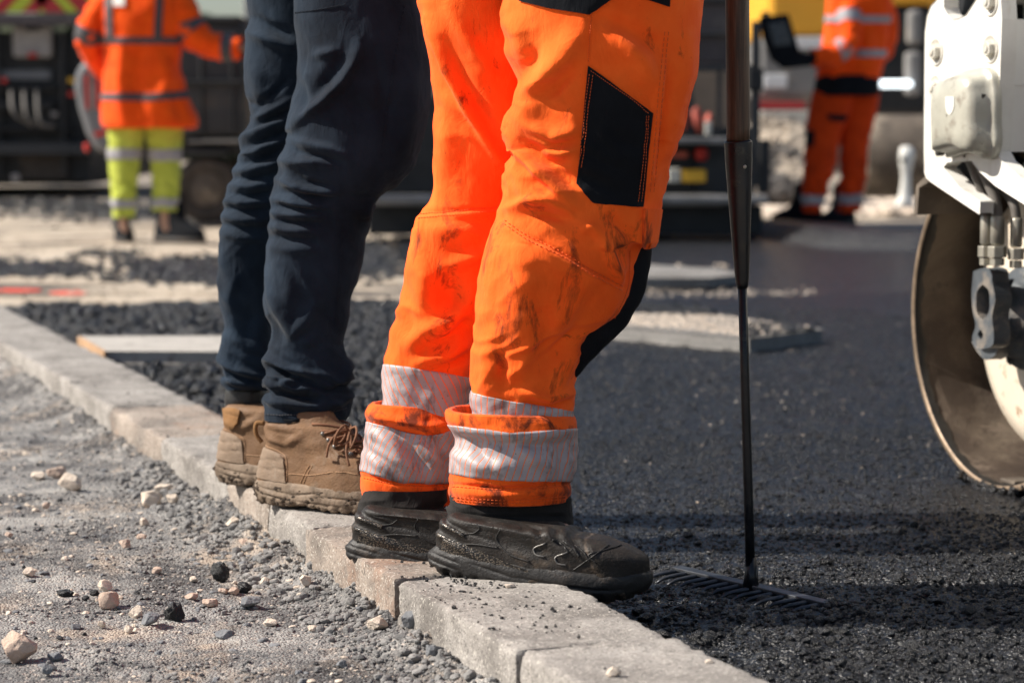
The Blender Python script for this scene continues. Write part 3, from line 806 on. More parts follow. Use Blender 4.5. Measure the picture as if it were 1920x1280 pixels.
# ------------------------------------------------------------------ garment builder
class Leg:
    """one tube of cloth: rows of (py, left px, right px) at distance Y give its outline; depth from ratio"""
    def __init__(s, rows, Y, ratio=.85, nr=240, nu=200, folds=(), wr=(), seed=0, p=2.25, lean=0.0, mic=1.0, fs=1.25):
        rows = np.array([r[:3] for r in rows], float)
        pys = np.linspace(rows[0, 0], rows[-1, 0], nr)
        xl = interp(pys, rows[:, 0], rows[:, 1]); xr = interp(pys, rows[:, 0], rows[:, 2])
        s.pys = pys
        Yc = Y + lean * (pys - pys[-1]) / 1000.0
        a = np.linspace(0, 2 * np.pi, nu, endpoint=False) + np.pi / 2   # seam at the back
        L = np.array([at_y(l, q, yy) for l, q, yy in zip(xl, pys, Yc)]); Rr = np.array([at_y(l, q, yy) for l, q, yy in zip(xr, pys, Yc)])
        c = (L + Rr) / 2; hw = (Rr - L)[:, 0] / 2
        ca, sa = np.cos(a), np.sin(a)
        cx = np.sign(ca) * np.abs(ca) ** (2 / p); sy = np.sign(sa) * np.abs(sa) ** (2 / p)
        G = np.zeros((nr, nu, 3))
        hs_ = hw if ratio >= 0 else hw
        dep = interp(pys, pys[::max(1, nr // 8)], (hw * abs(ratio))[::max(1, nr // 8)])
        G[..., 0] = c[:, None, 0] + hw[:, None] * cx
        G[..., 1] = c[:, None, 1] + dep[:, None] * sy
        zf = np.array([at_y(960, q, yy - .8 * dd)[2] for q, yy, dd in zip(pys, Yc, dep)])
        c[:, 2] = zf
        G[..., 2] = c[:, None, 2]
        s.c = c; s.hw = hw
        # fold displacement
        N = s.normals(G)
        px, py = proj(G)
        d = np.zeros((nr, nu))
        for f in folds:
            amp, w, poly = f[:3]
            d += amp * .001 * fs * s.ridge(px, py, np.array(poly, float), w, f[3] if len(f) > 3 else 0)
        sc = 1300.0 * 3.58 / Y
        # arc coordinate in metres around the tube
        ang = np.unwrap(a)[None, :] * hw[:, None]
        zz = c[:, None, 2] + 0 * ang
        U = np.cos(a)[None, :] * hw.mean(); Vv = np.sin(a)[None, :] * hw.mean()
        for (yc, sig, amp, sx, sz, tilt) in wr:
            m = np.exp(-((pys[:, None] - yc) / sig) ** 2)
            wx = G[..., 0] * sx; wz = (zz + tilt * (G[..., 0] - c[:, None, 0])) * sz
            wz = wz + .5 * noise(wx * .7 + 3, wz * .4, seed + 2.0)
            n1 = noise(wx + seed, G[..., 1] * sx, wz)
            rr = 1 - np.abs(n1) * 2.4
            d += m * amp * .001 * (np.clip(rr, -.6, 1) - .2)
        d += mic * .0012 * fbm(G[..., 0] * 26 + seed, G[..., 1] * 26, G[..., 2] * 20, 3)
        d += mic * .003 * noise(G[..., 0] * 7 + seed, G[..., 1] * 7, G[..., 2] * 5)
        # keep the measured outline: only the part of the fold that faces the viewer is at full height
        s.G = G + N * d[..., None]
        s.N = s.normals(s.G)
        s.nr, s.nu, s.a = nr, nu, a
        s.ang = ang
    @staticmethod
    def normals(G):
        du = np.roll(G, -1, 1) - np.roll(G, 1, 1)
        dv = np.gradient(G, axis=0)
        n = np.cross(dv, du)
        n /= np.linalg.norm(n, axis=2)[..., None] + 1e-12
        c = G.mean(1, keepdims=True)
        if ((G - c) * n).sum() < 0: n = -n
        return n
    @staticmethod
    def ridge(px, py, P, w, asym=0):
        best = np.full(px.shape, 1e9); tpar = np.zeros(px.shape); side = np.zeros(px.shape)
        seg = np.linalg.norm(np.diff(P, axis=0), axis=1); tot = seg.sum(); acc = 0
        for i in range(len(P) - 1):
            a, b = P[i], P[i + 1]; ab = b - a; l2 = (ab ** 2).sum()
            t = np.clip(((px - a[0]) * ab[0] + (py - a[1]) * ab[1]) / l2, 0, 1)
            dx = px - (a[0] + t * ab[0]); dy = py - (a[1] + t * ab[1])
            dd = np.hypot(dx, dy); m = dd < best
            best = np.where(m, dd, best); tpar = np.where(m, (acc + t * seg[i]) / tot, tpar)
            side = np.where(m, np.sign(ab[0] * dy - ab[1] * dx), side)
            acc += seg[i]
        ww = w * (1 + asym * side)
        end = np.sin(np.pi * np.clip(tpar * .86 + .07, 0, 1)) ** .7
        return np.exp(-(best / ww) ** 2) * end
    def faces(s, cap=False):
        return [grid_faces(s.nr, s.nu)]
    def bvh(s):
        f = np.concatenate([grid_faces(s.nr, s.nu)])
        return BVHTree.FromPolygons([Vector(v) for v in s.G.reshape(-1, 3)], f.tolist())
    def band(s, top, bot, off=.0018, n=26, ext=None, bulge=0.0, rim=True, bulge_p=1.0):
        """sleeve of cloth between two measured edge curves (functions of px), all round the leg"""
        nu = s.nu
        pxc, _ = proj(s.G[s.nr // 2])
        out = np.zeros((n, nu, 3)); uv = np.zeros((n, nu, 2))
        px0, py0 = proj(s.G)
        mid = (np.mean([v for _, v in top]) + np.mean([v for _, v in bot])) / 2
        i0 = int(np.clip(np.searchsorted(s.pys, mid), 0, s.nr - 1))
        colx = px0[i0]
        yt = np.interp(colx, [a for a, _ in top], [b for _, b in top])
        yb = np.interp(colx, [a for a, _ in bot], [b for _, b in bot])
        ring = s.G[i0]; arc = np.concatenate([[0], np.cumsum(np.linalg.norm(np.diff(ring, axis=0), axis=1))])
        for j in range(nu):
            col = py0[:, j]
            o = np.argsort(col)
            w = np.linspace(yt[j], yb[j], n)
            fi = np.interp(w, col[o], np.arange(s.nr)[o])
            k = np.clip(fi.astype(int), 0, s.nr - 2); t_ = (fi - k)[:, None]
            P = s.G[k, j] * (1 - t_) + s.G[k + 1, j] * t_
            Nn = s.N[k, j] * (1 - t_) + s.N[k + 1, j] * t_
            q = np.linspace(0, 1, n)[:, None]
            out[:, j] = P + Nn * (off + bulge * np.sin(np.pi * q ** bulge_p) ** .6)
            r_ = np.interp(fi, np.arange(s.nr), s.hw)
            uv[:, j, 0] = arc[j]; uv[:, j, 1] = P[:, 2]
        if rim:
            inn = out[[0]] - s.N[i0][None] * (off + .002); inb = out[[-1]] - s.N[i0][None] * (off + .002)
            out = np.concatenate([inn, out, inb]); uv = np.concatenate([uv[[0]], uv, uv[[-1]]])
        return out, uv
def mk_leg(name, legs, mat, parent, cap=False, extra=()):
    V, Fc = join([(l.G, l.faces()) for l in legs] + list(extra))
    return mk(name, V, Fc, mat, parent)
def mk_band(name, leg, top, bot, mat, parent, **kw):
    G, uv = leg.band(top, bot, **kw)
    return mk(name, G.reshape(-1, 3), grid_faces(G.shape[0], G.shape[1]), mat, parent, uv=uv.reshape(-1, 2))
def hit(bvh, px, py):
    d = ray(px, py); d = d / np.linalg.norm(d)
    p, n, i, dist = bvh.ray_cast(Vector(CAM), Vector(d))
    if p is None: return None, None
    n = np.array(n); 
    if n @ d > 0: n = -n
    return np.array(p), n
def on_cloth(bvh, poly, off=.0015, n=60):
    P = spline(poly, n); out = []
    for a, b in P:
        p, nn = hit(bvh, a, b)
        if p is not None: out.append(p + nn * off)
    return np.array(out)
def patch_on(name, bvh, top, bot, mat, parent, off=.003, nx=30, ny=40, thick=.004):
    T = spline(top, nx) if len(top) > 2 else np.linspace(top[0], top[1], nx)
    tb = np.linspace(0, 1, nx)
    B = np.array(bot, float); dd = np.concatenate([[0], np.cumsum(np.linalg.norm(np.diff(B, axis=0), axis=1))]); dd /= dd[-1]
    B = np.stack([np.interp(tb, dd, B[:, 0]), np.interp(tb, dd, B[:, 1])], -1)
    G = np.zeros((ny, nx, 3)); last = None; N = np.zeros_like(G)
    for i in range(ny):
        for j in range(nx):
            q = T[j] * (1 - i / (ny - 1)) + B[j] * (i / (ny - 1))
            p, n_ = hit(bvh, *q)
            if p is None:
                if last is None:
                    for e in range(1, 60):
                        for qx, qy in ((e, 0), (-e, 0), (0, e), (0, -e)):
                            p, n_ = hit(bvh, q[0] + qx, q[1] + qy)
                            if p is not None: break
                        if p is not None: break
                else: p, n_ = last
            last = (p, n_); G[i, j] = p + n_ * off; N[i, j] = n_
    ring = np.concatenate([G[0], G[1:, -1], G[-1, -2::-1], G[-2:0:-1, 0]])
    rn = np.concatenate([N[0], N[1:, -1], N[-1, -2::-1], N[-2:0:-1, 0]])
    sk = np.stack([ring, ring - rn * thick])
    V, Fc = join([(G, grid_faces(ny, nx, False)), (sk, grid_faces(2, len(ring)))])
    return mk(name, V, Fc, mat, parent)
def stitches(name, bvh, polys, mat, parent, r=.0006, dash=14, off=.0012):
    parts = []
    for poly in polys:
        P = on_cloth(bvh, poly, off, 90)
        if len(P) < 8: continue
        for i in range(0, len(P) - 3, 3):
            parts.append(tube(P[i:i + 3], r, 5))
    V, Fc = join(parts)
    o = mk(name, V, Fc, mat, parent); o['kind'] = 'stuff'
    return o

# ------------------------------------------------------------------ bodies (one continuous skinned figure)
def person_body(root, J, rad=1.0, mat=None):
    """J: joints in world space: hip, chest, neck, head, top, and for L/R: sh el wr hd(hand direction), kn an toe"""
    V = []; E = []; Rd = []
    def v(p, r, par=None):
        V.append(np.array(p, float)); Rd.append(r * rad)
        if par is not None: E.append((par, len(V) - 1))
        return len(V) - 1
    def between(a, b, t_): return np.array(J[a]) * (1 - t_) + np.array(J[b]) * t_
    hip = v(J['hip'], .085); ch = v(J['chest'], .13, hip); nb = v(J['neck'], .055, ch)
    hd0 = v(J['head'], .075, nb)
    fw = np.array(J['face'], float); fw /= np.linalg.norm(fw)
    hc = v(np.array(J['head']) + [0, 0, .07], .085, hd0); v(np.array(J['head']) + [0, 0, .14], .07, hc)
    v(np.array(J['head']) + fw * .088 + [0, 0, .055], .014, hc)       # nose
    sd = np.cross(fw, [0, 0, 1.0])
    for s_ in (1, -1): v(np.array(J['head']) + sd * .088 * s_ + [0, 0, .06], .018, hc)   # ears
    for sfx in ('l', 'r'):
        sh = v(J['sh' + sfx], .055, ch); el = v(J['el' + sfx], .042, sh); wr_ = v(J['wr' + sfx], .028, el)
        dr = np.array(J['hd' + sfx][0], float); dr /= np.linalg.norm(dr)
        pn = np.array(J['hd' + sfx][1], float); pn -= dr * (pn @ dr); pn /= np.linalg.norm(pn)   # palm normal
        ac = np.cross(dr, pn); w0 = np.array(J['wr' + sfx])
        palm = v(w0 + dr * .045, .027, wr_); knk = v(w0 + dr * .08, .026, palm)
        cur = J['hd' + sfx][2]
        for i, ln in enumerate((.062, .072, .068, .052)):
            o = w0 + dr * .085 + ac * (i - 1.5) * .021
            p = v(o, .0105, knk); an = .15
            for k in range(3):
                an += cur
                o = o + (dr * math.cos(an) + pn * math.sin(an)) * ln * (.45, .32, .26)[k]
                p = v(o, (.0095, .0088, .0078)[k], p)
        o = w0 + dr * .03 - ac * .03 + pn * .005; p = v(o, .013, palm)
        for k in range(2):
            o = o + (dr * .7 - ac * (.55 - .5 * k) + pn * (.3 + .5 * k)) * .036
            p = v(o, .0105, p)
        th = v(J['th' + sfx], .034, hip); kn = v(J['kn' + sfx], .030, th)
        cf = v(between('kn' + sfx, 'an' + sfx, .35), .028, kn)
        an_ = v(J['an' + sfx], .026, cf); v(J['toe' + sfx], .02, an_)
    o0 = ORG[root.name]
    me = bpy.data.meshes.new('body')
    me.from_pydata([Vector(p - o0) for p in V], E, [])
    o = bpy.data.objects.new('body', me); COL.objects.link(o); o.parent = root
    ORG[o.name] = o0
    sk = o.modifiers.new('skin', 'SKIN'); sk.use_smooth_shade = True
    for i, d in enumerate(me.skin_vertices[0].data):
        d.radius = (Rd[i], Rd[i]); d.use_root = (i == 0)
    ss = o.modifiers.new('sub', 'SUBSURF'); ss.levels = 2; ss.render_levels = 2
    me.materials.append(mat or M['skin'])
    return o
def sleeve(P, r, n=28, m=50, seed=0, amp=.006, mat=None):
    P = spline(P, m); rr = interp(np.linspace(0, 1, m), np.linspace(0, 1, len(r)), r)
    V, Fc = tube(P, rr, n, cap=False)
    T = np.gradient(P, axis=0); T /= np.linalg.norm(T, axis=1)[:, None]
    c = np.repeat(P, n, 0); N = V - c; N /= np.linalg.norm(N, axis=1)[:, None]
    d = amp * fbm(V[:, 0] * 11 + seed, V[:, 1] * 11, V[:, 2] * 11, 3) + amp * .9 * (1 - 2.2 * np.abs(noise(V[:, 0] * 12 + seed, V[:, 1] * 12, V[:, 2] * 12)))
    return V + N * d[:, None], Fc
def sleeve_band(P, r, t0, t1, off=.004, n=28):
    P = spline(P, 60); rr = interp(np.linspace(0, 1, 60), np.linspace(0, 1, len(r)), r)
    a, b = int(t0 * 59), int(t1 * 59) + 1
    return tube(P[a:b + 1], rr[a:b + 1] + off, n, cap=False)
def hardhat(root, c, mat, face):
    c = np.array(c); k = np.linspace(0, np.pi / 2, 14); a = np.linspace(0, 2 * np.pi, 40, endpoint=False)
    G = np.array([[c + [math.cos(q) * .118 * math.cos(t_) * 1.05, math.cos(q) * .118 * math.sin(t_), math.sin(q) * .13] for t_ in a] for q in k])
    f = np.array(face, float); f /= np.linalg.norm(f)
    br = np.array([c + [math.cos(t_) * .128, math.sin(t_) * .122, -.004] + f * max(0, math.cos(t_) * f[0] + math.sin(t_) * f[1]) * .045 for t_ in a])
    G = np.concatenate([br[None], G])
    V, Fc = loft(G, True)
    return mk('hard_hat', V, Fc, mat, root)

# ------------------------------------------------------------------ boots
def boot_shape(prof, nz=70, nu=110, p=2.4, wfun=None, sole=False):
    """prof rows: z, heel x, toe x, heel half width, ball half width"""
    A = np.array(prof, float); t_ = np.linspace(0, 1, nz)
    q = np.linspace(0, 1, len(A))
    z, xh, xt, wh, wb = [interp(t_, q, A[:, k]) for k in range(5)]
    a = np.linspace(0, 2 * np.pi, nu, endpoint=False)
    ca, sa = np.cos(a), np.sin(a)
    G = np.zeros((nz, nu, 3))
    c = (xh + xt) / 2; h = (xt - xh) / 2
    cx = np.sign(ca) * np.abs(ca) ** (2 / p)
    G[..., 0] = c[:, None] + h[:, None] * cx
    f = (G[..., 0] - xh[:, None]) / (2 * h[:, None])      # 0 heel 1 toe
    w = wh[:, None] + (wb - wh)[:, None] * np.clip(f * 1.55, 0, 1) ** 1.3 * (1 - .25 * np.clip((f - .75) / .25, 0, 1))
    G[..., 1] = w * np.sign(sa) * np.abs(sa) ** (2 / p)
    G[..., 2] = z[:, None]
    return G
class Boot:
    def __init__(s, root, kind, org, yaw, pitch, seed=0, shaft=1.0, label=None):
        s.root = root; s.o = np.array(org, float)
        s.Rm = rotz(yaw) @ roty(pitch)
        s.kind = kind; tan = kind == 'tan'
        if tan:
            up = [(.022,.010,.300,.034,.050),(.045,.006,.306,.036,.051),(.068,.010,.302,.036,.050),(.088,.016,.285,.036,.047),(.097,.018,.262,.036,.044),
                  (.104,.020,.240,.037,.043),(.112,.021,.220,.038,.043),(.122,.020,.206,.040,.043),(.132,.019,.194,.041,.043),(.140,.022,.184,.040,.042),(.147,.030,.172,.034,.036)]
            if seed == 3: up = up[:-1] + [(.150,.034,.164,.032,.034),(.168,.045,.150,.026,.028)]
            so = [(.0,.020,.285,.032,.048),(.003,.008,.298,.037,.053),(.016,.000,.310,.040,.056),(.030,-.002,.312,.040,.056),(.040,.003,.310,.039,.055),(.044,.008,.303,.036,.051)]
        else:
            up = [(.020,.010,.318,.035,.050),(.045,.006,.324,.037,.052),(.066,.010,.321,.037,.052),(.074,.012,.308,.038,.051),(.080,.016,.284,.039,.049),(.084,.020,.262,.041,.048),
                  (.087,.024,.246,.042,.047),(.089,.029,.230,.041,.045),(.091,.036,.215,.037,.040),(.093,.048,.195,.03,.03)]
            up = [(a_, b_, c_ if a_ < .085 else b_ + (c_ - b_) * shaft, d_, e_) for a_, b_, c_, d_, e_ in up]
            so = [(.0,.024,.300,.031,.046),(.004,.010,.314,.037,.052),(.016,-.004,.328,.041,.056),(.028,-.006,.333,.041,.057),(.038,.002,.331,.040,.055),(.043,.008,.322,.037,.052)]
        G = boot_shape(up)
        x, y, z = G[..., 0], G[..., 1], G[..., 2]
        N = Leg.normals(G)
        d = .0012 * fbm(x * 30 + seed, y * 30, z * 30, 3) + (.003 if tan else .0016) * noise(x * 13 + seed, y * 13, z * 13)
        # flex creases above the ball, ankle creases
        cr = np.exp(-((x - .19) / .045) ** 2) * np.exp(-((z - .085) / .03) ** 2)
        d += cr * .003 * np.sin((x * .8 + z) * 2 * np.pi / .019)
        if tan:
            for (px_, pz_, qx, qz, w, am) in ((.03,.134,.10,.128,.005,-.0026),(.10,.128,.112,.142,.005,-.002),(.035,.118,.085,.110,.006,.0045),(.085,.110,.115,.128,.006,.004),
                                              (.12,.110,.145,.085,.004,-.0018),(.05,.135,.1,.13,.012,.002)):
                dd = Leg.ridge(x, z, np.array([(px_, pz_), (qx, qz)]), w); d += am * dd
            # heel counter step
            cc = np.clip((.082 - x + (z - .1) * -.1) / .003, 0, 1) * np.clip((.101 - z - .12 * x) / .003, 0, 1); d += .0022 * cc
            for zz in (.062, .078): d += -.0016 * cc * np.exp(-((z - zz - .1 * (x - .03)) / .0018) ** 2)
            # vamp / toe seam
            d += .0018 * np.clip((.075 - z + .10 * (x - .15)) / .004, 0, 1) * (x > .13)
        else:
            # padded panels, heel ribs, toe cap
            for zz in (.056, .074, .090):
                m = np.exp(-np.maximum(x - .055, 0) / .02)
                d += m * .0042 * np.exp(-((z - zz + .25 * (x - .02)) / .0065) ** 2)
            toe = np.clip((x - .235 - (.085 - z) * .55) / .004, 0, 1); d += .0034 * toe
            d += .0022 * np.clip((.06 - z + .18 * (.14 - x)) / .004, 0, 1) * (x < .2)
            for (px_, pz_, qx, qz, w, am) in ((.085,.115,.07,.095,.005,-.003),(.135,.115,.12,.09,.006,-.0025),(.13,.075,.19,.062,.008,-.003),(.15,.12,.19,.09,.008,.003),(.17,.098,.215,.088,.006,.003)):
                d += am * Leg.ridge(x, z, np.array([(px_, pz_), (qx, qz)]), w)
        s.Gl = G + N * d[..., None]
        s.bv = BVHTree.FromPolygons([Vector(v) for v in s.Gl.reshape(-1, 3)], grid_faces(*s.Gl.shape[:2]).tolist())
        V, Fc = loft(s.Gl)
        s.obj = mk('boot', s.w(V), Fc, M['tan' if tan else 'blk_panel'], root, uv=V[:, [0, 2]])
        if label: s.obj['label'] = label
        # sole
        G = boot_shape(so, 46, 220); x, y, z = G[..., 0], G[..., 1], G[..., 2]; N = Leg.normals(G)
        tread = np.clip((.014 - z) / .004, 0, 1)
        lug = (np.sin(x * 2 * np.pi / .0235 + np.sign(y) * .6) > .35)
        d = -.0032 * lug * tread + .0008 * fbm(x * 60, y * 60, z * 60, 2)
        if tan:
            for a_, b_, c_, e_ in ((.0,.034,.03,.030),(.03,.030,.10,.024),(.10,.024,.16,.032),(.02,.020,.09,.014),(.10,.014,.2,.012),(.16,.026,.28,.024)):
                d += -.0024 * Leg.ridge(x, z, np.array([(a_, b_), (c_, e_)]), .0019)
            d += .002 * Leg.ridge(x, z, np.array([(.035, .023), (.085, .019)]), .004)
        else:
            for a_, b_, c_, e_ in ((-.01,.034,.05,.026),(-.01,.022,.06,.014),(.07,.030,.14,.020),(.14,.022,.3,.020)):
                d += -.002 * Leg.ridge(x, z, np.array([(a_, b_), (c_, e_)]), .002)
        G = G + N * d[..., None]
        G[..., 2] += .007 * np.exp(-((x - .115) / .028) ** 2) * np.clip((.012 - z) / .012, 0, 1) + .010 * np.clip((x - .25) / .07, 0, 1) ** 1.6
        V, Fc = loft(G)
        s.sole = mk('sole', s.w(V), Fc, M['tan_sole' if tan else 'blk_sole'], s.obj)
        s.sb = BVHTree.FromPolygons([Vector(v) for v in G.reshape(-1, 3)], grid_faces(*G.shape[:2]).tolist())
    def w(s, V): return np.asarray(V) @ s.Rm.T + s.o
    def side(s, x, z, off=.001, b=None, sgn=-1):
        p, n, i, d = (b or s.bv).ray_cast(Vector((x, sgn * .2, z)), Vector((0, -sgn, 0)))
        if p is None: return None, None
        n = np.array(n); n = n if n[1] * sgn > 0 else -n
        return np.array(p) + n * off, n
    def line(s, pts_, r, off=.001, n=30, b=None, k=8):
        P = [s.side(a, c, off, b)[0] for a, c in spline(pts_, n)]
        P = np.array([p for p in P if p is not None])
        return tube(s.w(P), r, k) if len(P) > 3 else None
    def lines(s, name, polys, r, mat, off=.001, n=30, b=None, parent=None):
        ps = [q for q in (s.line(p, r, off, n, b) for p in polys) if q is not None]
        if not ps: return None
        return [mk(name, V, Fc, mat, parent or s.obj) for V, Fc in ps]
    def panel(s, name, top, bot, mat, off=.0018, nx=26, ny=22, b=None, thick=.003):
        T = np.array(spline(top, nx)); B = np.array(spline(bot, nx)); G = np.zeros((ny, nx, 3)); N = G * 0; last = None
        for i in range(ny):
            for j in range(nx):
                q = T[j] * (1 - i / (ny - 1)) + B[j] * (i / (ny - 1))
                p, n_ = s.side(q[0], q[1], 0, b)
                if p is None:
                    if last is None: p, n_ = np.array([q[0], 0, q[1]]), np.array([0, -1., 0])
                    else: p, n_ = last
                last = (p, n_); G[i, j] = p + n_ * off; N[i, j] = n_
        ring = np.concatenate([G[0], G[1:, -1], G[-1, -2::-1], G[-2:0:-1, 0]]); rn = np.concatenate([N[0], N[1:, -1], N[-1, -2::-1], N[-2:0:-1, 0]])
        V, Fc = join([(G, grid_faces(ny, nx, False)), (np.stack([ring, ring - rn * thick]), grid_faces(2, len(ring)))])
        return mk(name, s.w(V), Fc, mat, s.obj)
    def mud(s, n, seed, x0=.0, x1=.3, zmax=.03):
        r = np.random.default_rng(seed); parts = []; k = 0
        while len(parts) < n and k < n * 12:
            k += 1
            x = r.uniform(x0, x1); z = zmax * r.random() ** 1.8
            if noise(x * 38 + seed, z * 60, 1.0) < .12: continue
            p, n_ = s.side(x, z + .002, -.0012, s.sb)
            if p is None: continue
            V, Fc = rock(seed * 50 + k % 23, 1, 8, .15); q = r.uniform(.0012, .0046); parts.append((s.w(V * q * np.array([1.7, .45, .9]) + p), Fc))
        if parts:
            V, Fc = join(parts); o = mk('dried_mud', V, Fc, M['mud'], s.obj); o['kind'] = 'stuff'
    def front(s, y, z, off=.002):
        p, n, i, d = s.bv.ray_cast(Vector((.6, y, z)), Vector((-1, 0, 0)))
        if p is None: return None
        n = np.array(n); n = n if n[0] > 0 else -n
        return np.array(p) + n * off
    def laces(s, mat, zs, r=.0021, half=.036, rise=.013):
        for z in zs:
            for sg in (1, -1):
                P = []
                for t_ in np.linspace(0, 1, 16):
                    p = s.front(sg * (-half + 2 * half * t_), z + rise * t_ + .002 * math.sin(t_ * 9), .0022 + .0012 * sg * math.sin(t_ * math.pi))
                    if p is not None: P.append(p)
                if len(P) > 5:
                    V, Fc = tube(s.w(np.array(P)), r, 7); mk('lace', V, Fc, mat, s.obj)
            for sg in (1, -1):
                p = s.front(sg * half, z, .001)
                if p is not None:
                    V, Fc = ICO[1]; mk('eyelet', s.w(V * .0042 + p), Fc, M['hook'], s.obj)

# ------------------------------------------------------------------ PERSON 1: orange trousers
YN, YF = 3.58, 3.735
p1o = at_z(930, 1075, KZ)
p1 = thing('person', (p1o[0], 3.68, KZ), 'person in orange work trousers with striped reflective cuffs and black boots, standing on the kerb', 'person')
near_rows = [(-190,1040,1220),(-150,1000,1268),(-100,960,1308),(-50,944,1322),(0,943,1318),(26,944,1317),(66,946,1314),(87,944,1310),(130,962,1300),(155,971,1293),(190,970,1281),(222,955,1275),(250,944,1268),(268,950,1262),(281,960,1260),(305,952,1254),(332,944,1250),
             (376,942,1240),(394,940,1238),(430,925,1236),(460,914,1233),(469,911,1207),(500,905,1203),(525,901,1197),(560,897,1180),(590,894,1160),(615,891,1132),(640,889,1098),(665,886,1084),(700,881,1080),(740,880,1078),(775,884,1075),(800,890,1073),(850,900,1062),(960,900,1050)]
nf = [
 (13,24,[(1092,58),(1060,110),(1022,150),(990,215),(966,232)],.25), (-8,20,[(985,60),(1000,110),(985,150)]), (9,20,[(952,30),(975,60),(990,100)]),
 (-7,13,[(1000,190),(1040,165),(1075,120)]), (6,12,[(985,232),(1030,262),(1078,246)]), (-5,7,[(1005,252),(1040,272),(1085,262)]), (5,7,[(1020,285),(1050,290),(1085,280)]), (-5,7,[(1030,300),(1065,305)]),
 (11,13,[(962,276),(1000,312),(1040,350),(1072,384)],-.35), (-9,14,[(985,270),(1030,310),(1078,350)]), (7,16,[(968,330),(990,360),(1020,372)]),
 (8,12,[(945,396),(985,380),(1030,372),(1068,398)],.3), (-7,10,[(1000,395),(1040,405),(1070,412)]), (5,10,[(1085,430),(1110,425),(1125,440)]),(-4,12,[(1130,400),(1160,420),(1190,450)]),
 (-2.2,4,[(945,412),(985,440),(1050,472),(1110,508),(1175,540)]), (2.5,7,[(945,420),(985,449),(1050,482),(1110,518),(1172,550)]),
 (9,34,[(960,440),(985,500),(985,560),(965,620)]), (7,24,[(1000,470),(1060,500),(1120,540)]), (-6,18,[(1010,560),(1025,620),(1000,690)]),
 (9,22,[(1075,560),(1045,600),(1000,640),(970,700)],.2), (-6,14,[(1085,610),(1050,650),(1020,690)]), (6,14,[(1078,640),(1060,690),(1040,730)]), (5,16,[(920,640),(910,700),(915,740)]),(-5,10,[(940,660),(945,720)]),
 (6,9,[(985,735),(1030,750),(1072,735)]),(-4,6,[(990,752),(1030,762),(1070,752)]), (8,20,[(1150,60),(1200,110),(1230,170)]), (-6,18,[(1120,30),(1180,60),(1240,90)]), (5,9,[(1240,120),(1228,220),(1215,320)]),(-4,6,[(1250,120),(1240,220),(1228,320)]),
 (7,20,[(1290,80),(1270,180),(1250,280)]),(-5,12,[(1190,450),(1195,500),(1170,550)]),(6,10,[(1130,440),(1150,490),(1170,530)])]
near = Leg(near_rows, YN, .84, 300, 230, nf, [(300,110,4.2,14,34,.3),(640,120,3.6,15,30,-.5),(760,40,3,18,50,.2),(120,120,3.0,10,14,.8)], 1.3, fs=1.85)
far_rows = [(-190,850,990),(-150,815,1030),(-100,790,1050),(-50,782,1058),(0,781,1060),(26,788,1050),(70,797,1040),(100,802,1034),(150,809,1024),(205,813,1014),(284,817,995),(328,816,980),(376,806,960),(398,792,955),(422,780,950),(470,770,940),
            (500,764,935),(545,755,925),(590,745,912),(640,731,898),(690,722,886),(740,719,878),(775,720,872),(820,724,864),(950,735,850)]
ff = [(10,12,[(800,40),(815,70),(838,130),(872,200),(905,255),(934,302)],-.4), (-9,16,[(835,80),(865,150),(900,210),(930,260)]), (5,14,[(845,20),(880,80),(920,140)]),
 (4,20,[(830,200),(838,280),(830,350)]), (-2.2,4,[(782,402),(830,398),(880,393),(940,388)]),(2.4,7,[(782,411),(830,407),(880,402),(940,397)]),
 (9,22,[(800,430),(850,430),(900,448)],.2), (-8,26,[(850,520),(850,560),(862,600)]), (8,20,[(785,480),(800,520),(795,580)]), (7,14,[(930,440),(905,475),(870,490),(835,500)]),
 (8,16,[(890,560),(850,600),(800,620),(760,650)]), (-6,10,[(880,600),(840,635),(790,655)]), (6,10,[(885,640),(840,668),(780,680)]), (-4,7,[(880,665),(830,690)])]
farl = Leg(far_rows, YF, .84, 270, 200, ff, [(250,150,3.0,12,20,.5),(620,110,4.0,15,30,.4),(740,50,2.5,18,44,0)], 6.1, fs=1.8)
# seat of the trousers, joining both legs
hipG = Leg([(-420,835,1245),(-330,825,1262),(-250,805,1290),(-170,790,1308),(-110,800,1305),(-60,825,1285),(-30,870,1240),(-14,930,1180)], 3.66, .86, 60, 120, (), [(-150,150,4,10,14,.2)], 2.2)
tr1 = mk_leg('trousers', [near, farl, hipG], M['orange'], p1)
tr1['label'] = 'grimy orange hi-vis work trousers with black pockets'
bn, bf = near.bvh(), farl.bvh()
mk_band('reflective_band', near, [(880,722),(890,736),(960,752),(1030,764),(1080,772)], [(870,800),(1000,815),(1090,812)], M['band_a'], tr1, off=.0016)
mk_band('reflective_band', farl, [(715,682),(760,688),(820,698),(880,709)], [(715,792),(790,800),(880,800)], M['band_b'], tr1, off=.0016)
